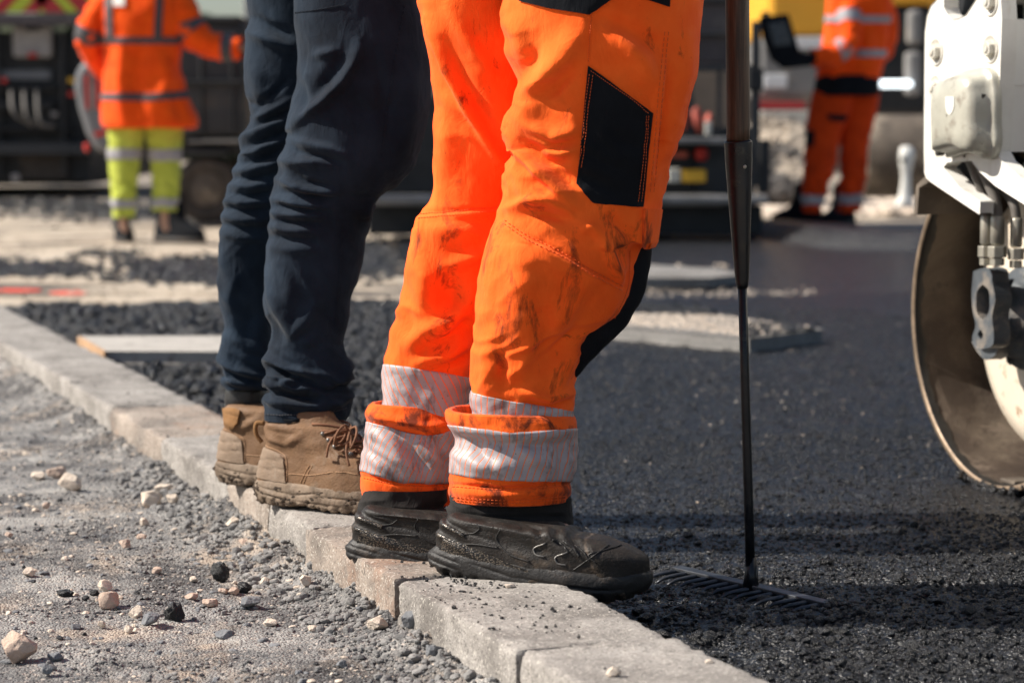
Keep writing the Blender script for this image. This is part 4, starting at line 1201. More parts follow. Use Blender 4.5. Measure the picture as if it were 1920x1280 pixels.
# blousing cuffs: outer folded tube of cloth
cn_rows = [(778,838,1066),(784,836,1076),(792,838,1081),(802,846,1083),(818,855,1081),(838,858,1079),(860,852,1077),(885,846,1075),(905,844,1072),(925,843,1071),(946,845,1069)]
cnf = [(6,9,[(840,790),(868,805),(930,812),(1000,818),(1075,806)]), (-5,8,[(862,822),(930,832),(1010,836),(1070,828)]), (7,14,[(858,850),(900,872),(960,880)]), (-6,12,[(880,820),(905,850),(930,878)]), (6,12,[(960,830),(1000,862),(1040,880)]),
       (-5,9,[(1040,830),(1055,860),(1050,895)]), (-4,4,[(846,908),(940,916),(1070,906)]), (3,8,[(846,922),(940,930),(1068,920)]), (5,10,[(1075,820),(1068,860),(1074,890)])]
cuffn = Leg(cn_rows, YN, .86, 110, 230, cnf, [(850,40,3.0,20,40,.3)], 3.3, mic=1.2)
cf_rows = [(762,696,850),(768,690,858),(778,688,862),(795,689,864),(818,690,862),(842,686,858),(868,680,854),(890,677,850),(915,677,848),(935,680,845),(953,684,842)]
cff = [(7,8,[(690,776),(740,788),(800,800),(850,792)]), (-5,8,[(700,800),(750,812),(800,818)]), (9,16,[(700,810),(740,842),(770,880)]), (-8,12,[(730,815),(775,850),(800,885)]), (7,12,[(780,820),(810,860),(815,900)]), (-4,4,[(680,892),(740,905),(842,910)]), (6,9,[(690,850),(720,880)]),(-5,8,[(815,815),(835,870),(830,900)])]
cufff = Leg(cf_rows, YF, .86, 110, 200, cff, [(840,40,4.0,20,40,.3)], 8.8, mic=1.2)
for lg, lip, hemt, mats, bt, bb in ((cuffn, None, 905, 'band_a', [(838,793),(870,797),(960,812),(1075,803)], [(840,884),(880,892),(960,901),(1075,902)]),
                               (cufff, None, 900, 'band_c', [(686,790),(740,806),(800,818),(860,800)], [(676,880),(740,900),(800,906),(850,906)])):
    # rim rolls inwards at the top so the lip reads as folded cloth
    inner = lg.G[:1].repeat(6, 0).copy(); c0 = inner.mean(1, keepdims=True)
    for k in range(6):
        f_ = k / 5; inner[k] = c0[k] + (inner[k] - c0[k]) * (1 - .16 * math.sin(f_ * 1.3)); inner[k, :, 2] -= .012 * f_ ** 2 - .004 * math.sin(f_ * 3.1)
    G = np.concatenate([inner[::-1], lg.G])
    tail = lg.G[-1:].repeat(3, 0).copy(); c1 = tail.mean(1, keepdims=True)
    tail = c1 + (tail - c1) * np.array([.985, .95, .93])[:, None, None]; tail[:, :, 2] += np.array([-.001, .003, .02])[:, None]
    G = np.concatenate([G, tail])
    cu = mk('cuff', G.reshape(-1, 3), grid_faces(G.shape[0], G.shape[1]), M['orange_low'], tr1)
    Gb, uvb = lg.band(bt, bb, off=.0016)
    mk('reflective_band', Gb.reshape(-1, 3), grid_faces(Gb.shape[0], Gb.shape[1]), M['band_a' if lg is cuffn else 'band_c'], tr1, uv=uvb.reshape(-1, 2))
# knee pad pouch on the shin front
kp = Leg([(440,1120,1212),(466,1110,1221),(500,1095,1218),(520,1085,1215),(560,1070,1203),(600,1055,1184),(640,1040,1148),(668,1030,1118),(690,1030,1098),(706,1030,1084),(716,1030,1070)], YN, .62, 60, 80, (), [(580,120,2,14,22,.3)], 4.4)
V, Fc = loft(kp.G); mk('knee_pad', V, Fc, M['black_cloth'], tr1)
# pockets and stitched seams
patch_on('pocket', bn, [(1103,124),(1140,150),(1182,182),(1225,213)], [(1082,345),(1112,381),(1204,388)], M['black_cloth'], tr1)
patch_on('pocket', bn, [(975,-60),(1060,-60),(1150,-60)], [(975,2),(1030,16),(1104,28),(1146,0)], M['black_cloth'], tr1, ny=20)
patch_on('pocket', bn, [(1205,-60),(1230,-60),(1258,-60)], [(1208,-2),(1232,6),(1254,13)], M['black_cloth'], tr1, ny=16, nx=16)
patch_on('tool_loop', bn, [(1205,392),(1218,392),(1236,392)], [(1204,462),(1214,464),(1226,464)], M['orange_low'], tr1, off=.006, nx=12, ny=20, thick=.006)
stitches('stitching', bn, [[(1112,140),(1104,200),(1096,270),(1090,318)], [(1106,138),(1098,200),(1090,270),(1084,318)], [(1108,132),(1150,162),(1185,188),(1218,214)],[(1216,216),(1212,280),(1205,340),(1198,384)],[(1211,216),(1207,280),(1199,340),(1192,384)]], M['thread'], tr1, r=.00045, off=.0042)
stitches('stitching', bn, [[(945,412),(985,440),(1050,472),(1110,508),(1175,540)], [(944,419),(985,448),(1050,480),(1110,516),(1173,548)], [(1246,60),(1236,160),(1228,260),(1217,370)],[(1253,60),(1243,160),(1235,260),(1224,370)],[(1112,0),(1106,60),(1103,120)],[(1180,470),(1176,540),(1150,600)]], M['thread'], tr1, r=.0006)
stitches('stitching', bf, [[(784,402),(830,398),(880,393),(938,388)], [(784,409),(830,405),(880,400),(938,395)]], M['thread'], tr1, r=.0005)
bcn, bcf = cuffn.bvh(), cufff.bvh()
stitches('stitching', bcn, [[(848,912),(940,918),(1068,910)], [(848,930),(940,937),(1066,929)], [(848,936),(940,943),(1066,935)]], M['thread'], tr1, r=.0005)
stitches('stitching', bcf, [[(682,896),(740,908),(838,912)], [(682,926),(740,938),(838,942)]], M['thread'], tr1, r=.0005)

def cast_boot(root, kind, heel_px, toe_px, toe_z, seed, dY=0.0, heel_z=None, label=None):
    """place a boot by where its sole meets the kerb: heel point and toe point"""
    L = .30
    h = at_z(heel_px[0], heel_px[1], KZ if heel_z is None else heel_z); t_ = at_z(toe_px[0], toe_px[1], toe_z)
    v = t_ - h; yaw = math.atan2(v[1], v[0]); pitch = math.atan2(-(v[2]), np.hypot(v[0], v[1]))
    lat = np.array([-math.sin(yaw), math.cos(yaw), 0]) * .042       # visible side edge -> centre line
    return Boot(root, kind, h + lat, yaw, pitch, seed, label=label)
b1 = cast_boot(p1, 'black', (792, 1080), (1206, 1146), .045, 1, label='scuffed black safety boot, nearest the camera')
_h = at_y(650, 1066, 3.64); _t = at_y(1010, 1094, 3.61); _v = _t - _h
b2 = Boot(p1, 'black', _h + [.0, .040, 0], math.atan2(_v[1], _v[0]), math.atan2(-_v[2], _v[0]), 2, shaft=.80)
for b in (b1, b2):
    b.panel('heel_panel', [(.022,.060),(.05,.056),(.085,.050),(.13,.040),(.165,.034)], [(.012,.030),(.05,.024),(.10,.022),(.14,.024),(.175,.030)], M['heel_print'], b=None)
    b.lines('lace_hook', [[(.180,.078),(.163,.064),(.166,.060),(.180,.058)], [(.214,.070),(.197,.057),(.200,.053),(.214,.051)], ], .0012, M['hook'], off=.0002)

    b.lines('seam', [[(.03,.048),(.07,.058),(.11,.060)], [(.072,.088),(.078,.084),(.072,.076),(.055,.070)],[(.11,.086),(.105,.075),(.125,.055),(.16,.048)],[(.225,.045),(.25,.068),(.268,.085)],[(.285,.085),(.262,.078),(.245,.070),(.258,.060)]], .0011, M['blk_sole'], off=.0004)
    b.lines('lace', [[(.190,.084),(.205,.078),(.216,.070)], [(.205,.084),(.222,.076),(.232,.066)], [(.222,.080),(.240,.070),(.248,.060)]], .0017, M['blk_sole'], off=.0004)
    b.lines('heel_rib', [[(.010,.060),(.03,.057),(.06,.048)], [(.015,.077),(.03,.074),(.055,.068)]], .0034, M['heel_print'], off=-.0006)
    b.mud(26, 5, .1, .3, .02)
# dark inner leg linings between cuff and boot
gn = Leg([(905,852,1062),(935,846,1068),(955,841,1070),(972,838,1072),(984,838,1074),(1002,838,1074),(1016,844,1068)], YN - .008, .64, 60, 150, [(5,6,[(845,975),(930,985),(1068,980)]),(-4,5,[(845,962),(930,970),(1066,966)])], [(960,40,4,16,40,.2)], 2.7)
mk('boot_lining', gn.G.reshape(-1, 3), gn.faces(), M['gaiter'], p1)
gf = Leg([(920,684,840),(940,678,838),(960,675,836),(978,674,836),(990,674,836),(1008,674,836),(1020,678,830)], YF - .02, .66, 60, 150, [(5,6,[(680,980),(740,992),(830,990)])], [(960,40,4,16,40,.2)], 5.7)
mk('boot_lining', gf.G.reshape(-1, 3), gf.faces(), M['gaiter'], p1)

# upper body (above the picture), leaning slightly towards the rake
def wp(px, py, Y): return at_y(px, py, Y)
rk_top = at_y(1376, -760, 3.80)
tx = wp(1040, -300, 3.69)
J1 = dict(hip=wp(1050,-110,3.69), chest=wp(1045,-640,3.69), neck=wp(1050,-850,3.69), head=wp(1065,-930,3.69), face=(1,-.1,-.35),
          shr=wp(1050,-745,3.49), elr=wp(1130,-430,3.44), wrr=wp(1335,-480,3.66), hdr=((.7,.7,.0),(.2,-.1,1),.75),
          shl=wp(1050,-745,3.89), ell=wp(1120,-430,3.95), wrl=wp(1320,-340,3.84), hdl=((1,-.05,-.1),(0,-.9,.2),.7),
          thr=wp(1110,60,3.60), knr=wp(1060,500,3.585), anr=wp(960,960,3.585), toer=wp(1120,1040,3.50),
          thl=wp(900,60,3.78), knl=wp(860,500,3.79), anl=wp(780,960,3.79), toel=wp(900,1010,3.72))
person_body(p1, J1)
def torso(name, rows, Y, root, mat, sleeves, seed, ratio=.8, nr=90, nu=90, folds=()):
    lg = Leg(rows, Y, ratio, nr, nu, folds, [(rows[len(rows)//2][0], 900, 6, 7, 8, .4)], seed, mic=1.5)
    top = loft(lg.G)
    V, Fc = join([top] + sleeves)
    return mk(name, V, Fc, mat, root), lg
s1 = [sleeve([J1['shr'] + [0, .06, .02], J1['shr'], J1['elr'], J1['wrr']], (.075,.08,.068,.046), seed=1), sleeve([J1['shl'] - [0, .06, -.02], J1['shl'], J1['ell'], J1['wrl']], (.075,.08,.068,.046), seed=2)]
jk, jl = torso('jacket', [(-860,1010,1095),(-820,975,1120),(-770,930,1155),(-700,905,1190),(-560,895,1215),(-420,890,1225),(-300,880,1240),(-220,872,1255),(-180,874,1252)], 3.69, p1, M['orange_far'], s1, 3, 1.05)
mk_band('reflective_band', jl, [(800,-420),(1300,-420)], [(800,-355),(1300,-355)], M['tape'], jk, off=.003)
mk_band('reflective_band', jl, [(800,-620),(1300,-620)], [(800,-555),(1300,-555)], M['tape'], jk, off=.003)
hardhat(p1, J1['head'] + [0, 0, .09], M['helmet'], (1, -.1, 0))
b1c = b1

# ------------------------------------------------------------------ PERSON 2: navy trousers
YA, YB = 4.20, 4.45
p2o = at_z(560, 950, KZ)
p2 = thing('person', (p2o[0], 4.35, KZ), 'person in creased dark navy trousers and muddy tan lace-up boots, standing on the kerb', 'person')
an_rows = [(-190,610,710),(-150,580,745),(-100,560,768),(-50,550,777),(0,551,779),(38,551,790),(67,554,796),(105,556,803),(131,555,806),(161,552,807),(195,545,806),(240,541,799),(262,541,794),(282,532,789),(292,526,785),(315,524,778),(341,518,759),(360,513,734),(367,511,718),(394,508,710),(416,505,688),(450,502,684),
           (480,499,681),(530,494,670),(560,491,660),(597,495,655),(635,503,647),(655,503,645),(672,497,650),(685,497,661),(698,500,667),(706,503,664),(716,499,659),(725,501,656),(732,504,655),(742,500,656),(755,496,657),(768,494,658),(780,494,656),(792,495,650)]
anf = [(13,13,[(676,88),(662,125),(640,158),(604,195),(572,218),(548,240)],.35), (-10,16,[(648,100),(628,140),(600,170),(580,190)]), (6,9,[(590,105),(615,100),(635,96)]), (-6,16,[(640,190),(690,210),(740,200)]),
 (-8,10,[(560,150),(566,190),(572,215)]), (8,10,[(545,262),(580,270),(620,280),(652,294)],.3), (-7,7,[(550,280),(590,292),(640,304)]), (9,9,[(528,300),(560,304),(600,303),(616,312)],.2), (-8,8,[(545,322),(570,345),(620,352)]),
 (9,8,[(520,335),(550,348),(590,357),(632,360)],.2),(-7,6,[(530,358),(570,368),(620,372)]), (8,7,[(514,372),(545,378),(585,384),(620,388)],.2), (-6,5,[(520,386),(560,392),(600,398)]), (8,8,[(510,398),(550,402),(590,402),(610,408)],.2), (-6,6,[(515,414),(555,418),(600,420)]),
 (7,9,[(506,424),(540,430),(590,436)],.2), (-5,7,[(508,442),(550,448),(590,450)]), (5,10,[(503,462),(550,468),(600,470)]), (7,10,[(720,350),(700,372),(690,400),(684,430)]), (-6,8,[(735,362),(705,385),(695,412)]),
 (7,14,[(505,560),(520,590),(548,625),(575,600),(600,560)]), (-9,18,[(500,590),(515,620),(528,650)]), (6,10,[(560,645),(580,640),(590,632)]), (5,16,[(530,500),(545,540),(540,580)]), (-5,12,[(590,570),(620,600),(640,640)]),
 (10,8,[(497,674),(515,676),(545,690),(580,700),(615,706)],.2), (-10,7,[(505,690),(540,702),(590,714)]), (10,6,[(510,706),(530,712),(550,716)]), (10,7,[(498,718),(530,722),(552,730),(580,728),(610,740)],.2), (-9,6,[(505,732),(540,742),(590,752)]),
 (-8,6,[(520,700),(535,708),(520,716)]), (7,8,[(496,752),(530,756),(580,762),(650,748)]), (7,10,[(660,690),(640,712),(610,722)]), (-6,6,[(655,712),(630,728),(600,738)]), (6,7,[(655,740),(640,755),(600,770)]),
 (-5,14,[(700,100),(720,180),(730,260)]), (6,18,[(760,120),(770,200),(760,280)])]
nva = Leg(an_rows, YA, .86, 300, 220, anf, [(380,120,3.0,12,26,.9),(720,60,7.0,13,42,.5),(150,100,2.2,10,16,.8),(540,60,2.8,12,18,1.2)], 9.2, fs=1.35)
af_rows = [(-190,520,640),(-150,490,670),(-100,468,688),(-50,462,686),(0,464,680),(30,468,672),(50,464,666),(67,460,660),(112,457,650),(169,459,640),(200,467,632),(221,473,626),(240,463,620),(255,454,616),(277,449,608),(290,454,604),(300,448,600),(311,444,596),(345,434,580),(367,422,570),(397,419,556),(440,414,540),(480,410,518),(530,410,510),(567,414,508),(612,423,508),
           (640,416,508),(660,410,508),(672,409,510),(685,411,512),(699,416,512),(710,424,510),(717,420,508),(722,419,506),(727,421,503),(731,425,500)]
aff = [(11,10,[(470,60),(500,72),(530,84),(550,90)],.2), (-10,9,[(480,35),(510,52),(545,68)]), (7,14,[(474,120),(490,170),(520,190)]), (-5,6,[(462,190),(485,200),(520,170),(540,150)]), (7,8,[(476,222),(500,212),(530,196),(550,185)],.2), (-6,6,[(480,236),(515,222),(548,206)]),
 (8,8,[(455,258),(480,250),(515,232),(548,222)],.2), (-7,7,[(460,276),(500,262),(545,244)]), (9,8,[(450,292),(480,282),(515,268),(545,256)],.2), (-7,7,[(450,306),(490,300),(535,282)]), (8,8,[(444,320),(470,318),(505,308),(540,300)],.2), (-7,6,[(440,334),(480,334),(525,326)]),
 (8,8,[(434,348),(465,350),(510,346)],.2), (-6,6,[(430,362),(470,366),(510,362)]), (8,7,[(424,376),(460,380),(510,376)],.2), (-6,6,[(420,390),(460,396),(505,394)]), (7,8,[(418,404),(460,412),(505,410)],.2), (-5,6,[(416,420),(455,428),(500,428)]), (5,8,[(414,438),(455,446),(495,448)]),
 (7,12,[(440,520),(432,560),(440,590)],.2), (-8,18,[(470,570),(465,610),(460,640)]), (6,10,[(436,630),(460,650),(490,662)]), (9,8,[(412,672),(440,692),(470,704),(500,708)],.2), (-8,6,[(418,690),(450,706),(490,718)]), (8,6,[(424,712),(450,718),(490,722)],.2),(-6,5,[(424,724),(460,732),(490,734)])]
nvb = Leg(af_rows, YB, .86, 260, 190, aff, [(330,130,2.8,12,26,-.9),(700,50,6.5,13,42,.4),(540,60,2.8,12,18,1.2)], 12.4, fs=1.3)
hip2 = Leg([(-380,458,732),(-300,448,742),(-200,446,756),(-140,452,764),(-90,472,762),(-50,500,745),(-28,540,710),(-16,580,670)], 4.33, 1.3, 50, 110, (), [(-150,120,4,10,14,.2)], 2.9)
tr2 = mk_leg('trousers', [nva, nvb, hip2], M['navy'], p2)
ba = nva.bvh(); bb_ = nvb.bvh()
stitches('stitching', ba, [[(497,777),(540,778),(600,775),(654,764)]], M['thread_n'], tr2, r=.0006)
stitches('stitching', ba, [[(758,10),(740,110),(725,210),(712,310)], [(640,430),(636,520),(628,620)]], M['navy'], tr2, r=.0008)
stitches('stitching', ba, [[(553,24),(600,18),(650,8)]], M['navy'], tr2, r=.0009)
patch_on('hem_label', ba, [(533,786),(547,786),(561,785)], [(533,791),(547,791),(561,790)], M['black_cloth'], tr2, nx=8, ny=6, thick=.002)
c1_ = cast_boot(p2, 'tan', (458, 946), (790, 974), KZ, 3, label='muddy tan boot with its laces showing')
c2_ = cast_boot(p2, 'tan', (384, 908), (720, 934), KZ, 4, label='tan boot behind, with its dark ankle guard bare')
for i, b in enumerate((c1_, c2_)):
    b.panel('heel_counter', [(.016,.100),(.035,.098),(.060,.094),(.078,.086)], [(.008,.046),(.03,.045),(.055,.044),(.084,.044)], M['tan_patch'], off=.0022)
    b.lines('seam', [[(.018,.103),(.04,.101),(.064,.097),(.082,.088),(.086,.07),(.086,.046)], [(.115,.046),(.125,.062),(.135,.078)],[(.122,.046),(.132,.062),(.142,.078)],[(.090,.060),(.14,.062),(.20,.072),(.26,.066)]], .0007, M['thread_t'], off=.0005)
    tb = thing  # (name kept short for the tab below)
    P = b.w(np.array(spline([(.018,-.004,.140),(.006,-.008,.140),(.004,-.008,.120),(.013,-.004,.106)], 18)))
    V, Fc = tube(P, .0042, 8); V = V + (V - np.repeat(P.mean(0)[None], len(V), 0)) * [0, .0, 0]
    if i == 0: mk('pull_tab', V, Fc, M['tan_fuzzy'], b.obj)
    b.laces(M['lace'], [.090,.101,.112,.123,.133], .0021)
    # bow: two loops and two loose ends hanging on the near side
    for lp in ([(.192,-.012,.140),(.200,-.034,.150),(.196,-.052,.138),(.190,-.050,.118),(.192,-.034,.120),(.194,-.014,.138)],
               [(.194,-.006,.140),(.216,-.022,.146),(.226,-.040,.132),(.220,-.046,.114),(.210,-.030,.118),(.198,-.010,.136)],
               [(.194,-.010,.138),(.188,-.036,.136),(.180,-.052,.118),(.176,-.054,.096)], [(.196,-.008,.138),(.208,-.036,.128),(.214,-.052,.106),(.222,-.056,.084)]):
        V, Fc = tube(b.w(spline(np.array(lp), 24)), .0021, 7); mk('lace_bow', V, Fc, M['lace'], b.obj)
    b.mud(170, 11 + i, .0, .3, .034)
# black ankle guard of the rear boot and its fuzzy tab
ag = Leg([(724,434,492),(730,424,498),(740,422,500),(752,421,500),(764,423,498),(776,428,492)], 4.475, .9, 40, 90, [], [], 3.0, mic=.3)
V, Fc = loft(ag.G); mk('ankle_guard', V, Fc, M['ankle'], p2)
_G = c2_.w(c2_.Gl); bcol = BVHTree.FromPolygons([Vector(v) for v in _G.reshape(-1, 3)], grid_faces(*c2_.Gl.shape[:2]).tolist())
patch_on('heel_tab', bcol, [(421,766),(435,767),(452,770)], [(424,796),(434,804),(447,794)], M['tan_fuzzy'], c2_.obj, off=.005, nx=16, ny=18, thick=.005)
J2 = dict(hip=wp(590,-110,4.37), chest=wp(580,-570,4.37), neck=wp(585,-740,4.37), head=wp(598,-815,4.37), face=(1,-.1,-.2),
          shr=wp(585,-650,4.17), elr=wp(560,-360,4.08), wrr=wp(640,-230,4.16), hdr=((.9,.3,-.3),(0,1,0),.25),
          shl=wp(585,-650,4.57), ell=wp(560,-360,4.66), wrl=wp(640,-230,4.58), hdl=((.9,-.3,-.3),(0,-1,0),.25),
          thr=wp(650,20,4.27), knr=wp(600,340,4.24), anr=wp(560,830,4.24), toer=wp(680,925,4.18),
          thl=wp(575,20,4.47), knl=wp(508,330,4.50), anl=wp(460,810,4.50), toel=wp(560,890,4.45))
person_body(p2, J2)
s2 = [sleeve([J2['shr'] + [0, .06, .02], J2['shr'], J2['elr'], J2['wrr']], (.075,.08,.066,.045), seed=4), sleeve([J2['shl'] - [0, .06, -.02], J2['shl'], J2['ell'], J2['wrl']], (.075,.08,.066,.045), seed=5)]
torso('jacket', [(-750,555,620),(-715,525,650),(-670,490,680),(-600,470,705),(-480,460,720),(-360,455,735),(-240,440,752),(-190,440,755)], 4.37, p2, M['navy'], s2, 6, 1.0)
hardhat(p2, J2['head'] + [0, 0, .09], M['helmet'], (1, -.1, 0))

# ------------------------------------------------------------------ rake
rb = at_z(1408, 1103, .012); rY = rb[1]
rt_ = at_y(1392, 540, rY - .01); rf = at_y(1384, 265, rY - .012); rtop = at_y(1376, -900, rY - .03)
rake = thing('asphalt_rake', tuple(rb), 'long asphalt rake with wooden handle and black socket, its toothed head resting on black asphalt', 'rake')
mpp = 1 / (F / rY)
hw = at_y(1384, 240, rY - .012)
V, Fc = tube(np.array([rtop, (rtop + hw) / 2, hw, hw + (rf - hw) * 1.3]), [24*mpp, 23*mpp, 22*mpp, 21.5*mpp], 28); mk('handle', V, Fc, M['wood'], rake)
prof = [(265,26.0,25.5),(268,26.2,26.2),(300,25.6,0),(400,20.5,0),(480,16,0),(525,13.2,0),(536,11.5,0),(543,9.5,0)]
P = []; rr = []
for (y_, r_, _) in prof:
    f_ = (y_ - 265) / (543 - 265); P.append(rf + (rt_ - rf) * f_); rr.append(r_ * mpp)
P = [P[0] + np.array([0, 0, 0.0])] + P; rr = [22.3 * mpp] + rr
V, Fc = tube(np.array(P), rr, 32); mk('socket', V, Fc, M['rake_blk'], rake)
dirv = (rb - rt_)
V, Fc = tube(np.array([rt_ - dirv * .02, rt_ + dirv * .3, rt_ + dirv * .7, rb + dirv / np.linalg.norm(dirv) * .004]), np.array([8.6, 8.8, 9, 9.6]) * mpp, 18); mk('rod', V, Fc, M['rake_blk'], rake)
rv = at_y(1396, 313, rY - .032); V, Fc = ICO[2]; mk('rivet', V * [.0035, .0022, .0035] + rv + [0, .002, 0], Fc, M['fitting'], rake)
ha = at_z(1268, 1066, .017); hb = at_z(1556, 1134, .012)
dh = hb - ha; Lh = np.linalg.norm(dh); dh /= Lh
dn = np.cross([0, 0, 1.0], dh); dn /= np.linalg.norm(dn)
if dn[0] > 0: dn = -dn       # teeth point left, towards the kerb
side_t = -np.cross([0, 0, 1.0], dh); side_t = side_t if side_t[1] < 0 else -side_t
cb = (ha + hb) / 2 + [0, 0, .002]
Mh = np.stack([dh, side_t, np.cross(dh, side_t)], 1)
V, Fc = box(cb, (Lh, .022, .006), Mh); mk('rake_bar', V, Fc, M['rake_head'], rake, smooth=False, bevel=.0012)
V, Fc = tube(np.array([rb + [0, 0, .05], rb + [0, 0, .02], rb + [0, 0, .0]]), [.008, .011, .014], 14); mk('collar', V, Fc, M['rake_blk'], rake)
nt = 14
td = side_t * .80 - np.array([1.0, 0, 0]) * .60; td /= np.linalg.norm(td)
tooth = None
for i in range(nt):
    o = ha + dh * Lh * (i + .5) / nt
    P = spline([o + td * .004 - [0, 0, .001], o + td * .028 - [0, 0, .003], o + td * .052 - [0, 0, .007], o + td * .064 - [0, 0, .014]], 8)
    V, Fc = tube(P, [.0042, .0042, .0040, .0038, .0034, .003, .0026, .002], 6)
    mk('tooth', V, Fc, M['rake_head'], rake)
# ------------------------------------------------------------------ ROLLER at the right edge
from mathutils.geometry import tessellate_polygon
kd3 = np.array([KD[0], KD[1], 0]); kn3 = np.array([KN[0], KN[1], 0]); zz3 = np.array([0, 0, 1.0])
DR = .35
_c = at_z(1862, 922, 0); RC = np.array([_c[0], _c[1], DR + .001])
def RP(a, b, c): return RC + kd3 * a + zz3 * b - kn3 * c
def rpx(px, py, c):
    """measured point on the machine's side plane at outward offset c -> (a, b)"""
    d = ray(px, py); o = RC - kn3 * c
    t_ = ((o - CAM) @ kn3) / (d @ kn3); p = CAM + d * t_ - o
    return float(p @ kd3), float(p[2])
rol = thing('road_roller', (RC[0], RC[1], 0), 'white road roller at the right edge, its rusty hollow drum resting on black asphalt', 'road roller')
def ringprof(name, prof, mat, n=120, parent=rol, a0=0, b0=0, smooth=True):
    """surface of revolution about the drum axis: prof = (radius, outward offset)"""
    an = np.linspace(0, 2 * np.pi, n, endpoint=False)
    G = np.array([[RP(a0 + r_ * math.cos(t_), b0 + r_ * math.sin(t_), c) for t_ in an] for r_, c in prof])
    return mk(name, G.reshape(-1, 3), grid_faces(len(prof), n), mat, parent, smooth=smooth)
drum = ringprof('drum', [(.348,-.95),(.35,-.945),(.35,-.5),(.35,-.006),(.3485,-.001)], M['drum_out'], 180)
ringprof('rim', [(.3485,-.001),(.347,.0005),(.338,.0005),(.336,-.002)], M['drum_edge'], 180, drum)
ringprof('inner_shell', [(.336,-.002),(.3345,-.03),(.334,-.10),(.332,-.19),(.322,-.205),(.26,-.21),(.0005,-.21)], M['drum_in'], 180, drum)
ringprof('inner_shell', [(.348,-.95),(.336,-.94),(.333,-.8),(.32,-.74),(.0005,-.74)], M['drum_in'], 120, drum)
ringprof('inner_disc', [(.28,-.20),(.281,-.135),(.276,-.125),(.24,-.112),(.15,-.095),(.08,-.09),(.0005,-.09)], M['cream_disc'], 120, drum)
an = np.linspace(0, 2 * np.pi, 240, endpoint=False)
gw = .010 + .012 * np.clip(fbm(np.cos(an) * 6, np.sin(an) * 6, 2.0, 4) + .3, 0, 1.2)
G = np.array([[RP(q * math.cos(t_), q * math.sin(t_), c if k < 2 else -.004 - w_) for t_, w_ in zip(an, gw)] for k, (q, c) in enumerate(((.3352,-.0015),(.3335,-.004),(.3328,0)))])
mk('grime_ring', G.reshape(-1, 3), grid_faces(3, 240), M['drum_out'], drum)
r = np.random.default_rng(91); Vs = []; Fs = []; nv_ = len(ICO[1][0])
for i in range(420):
    t_ = -math.pi / 2 + r.normal(0, .16); q = .350 + r.uniform(-.004, .004) + .004 * r.random(); p = RP(q * math.cos(t_), q * math.sin(t_) + .004, r.uniform(-.05, .02) * (1 if i % 3 else .2))
    if p[2] < .002: p[2] = r.uniform(.003, .012)
    V, Fc = rock(700 + i % 15, 1, 7); Vs.append(V * r.uniform(.003, .008) + p); Fs.append(Fc + i * nv_)
o = mk('stuck_asphalt', np.vstack(Vs), np.vstack(Fs), M['chunk'], drum, smooth=False); o['kind'] = 'stuff'
V, Fc = box(RP(-.02, -.328, -.045), (.055, .05, .008), np.stack([kd3, kn3, zz3], 1)); mk('weld_plate', V, Fc, M['rusty'], drum, smooth=False, bevel=.002)
# hydraulic motor
mot = ringprof('motor', [(.0005,-.085),(.098,-.085),(.105,-.08),(.105,-.062),(.100,-.056),(.082,-.054),(.080,-.035),(.070,-.028),(.060,-.02),(.055,.0),(.0005,.002)], M['motor'], 60)
def plate_poly(outer, holes, c0, c1, px=True):
    loops = [[rpx(*p, c1) if px else p for p in l] for l in [outer] + holes]
    flat = [p for l in loops for p in l]
    tri = tessellate_polygon([[Vector((a, b, 0)) for a, b in l] for l in loops])
    n = len(flat)
    V = np.array([RP(a, b, c1) for a, b in flat] + [RP(a, b, c0) for a, b in flat])
    T = np.array(tri); 
    fs = [T, T[:, ::-1] + n]; off = 0; q = []
    for l in loops:
        m = len(l)
        for i in range(m): q.append((off + i, off + (i + 1) % m, n + off + (i + 1) % m, n + off + i))
        off += m
    return V, fs + [np.array(q)]
def cyl(p, axis, r, h, n=16, r2=None):
    axis = np.array(axis, float); axis /= np.linalg.norm(axis)
    return tube(np.array([p, p + axis * h]), [r, r if r2 is None else r2], n)
def smoothpoly(P, n=60):
    P = list(P) + [P[0]]; return [tuple(v) for v in spline(P, n)[:-1]]
cast = smoothpoly([(1825,508),(1842,502),(1858,506),(1861,528),(1867,560),(1861,592),(1864,628),(1861,648),(1846,653),(1828,649),(1823,632),(1829,610),(1824,582),(1822,545)], 44)
eye = smoothpoly([(1842,534),(1851,541),(1855,565),(1851,590),(1841,599),(1833,590),(1830,566),(1833,544)], 26)
lug_hole = smoothpoly([(1838,618),(1843,627),(1838,637),(1833,627)], 12)
V, Fc = plate_poly(cast, [eye, lug_hole], .012, .048); mk('casting', V, Fc, M['motor'], mot, smooth=False, bevel=.004)
V, Fc = plate_poly([(x * .94 + 1843 * .06, y * .96 + 577 * .04) for x, y in cast], [], -.02, .014); mk('casting', V, Fc, M['motor'], mot, smooth=False, bevel=.003)
V, Fc = plate_poly(smoothpoly([(1822,640),(1835,662),(1850,674),(1868,664),(1872,640),(1850,630)], 20), [], -.03, .0); mk('casting', V, Fc, M['motor'], mot, smooth=False, bevel=.004)
for k in range(6):
    an_ = math.pi / 2 + .35 + k * math.pi / 3; p = RP(.092 * math.cos(an_), .092 * math.sin(an_), -.064)
    V, Fc = cyl(p, -kn3, .011, .012, 14); mk('bolt', V, Fc, M['motor'], mot, bevel=.001)
    V, Fc = cyl(p - kn3 * .011, -kn3, .006, .006, 6); mk('bolt', V, Fc, M['bolt'], mot, smooth=False)
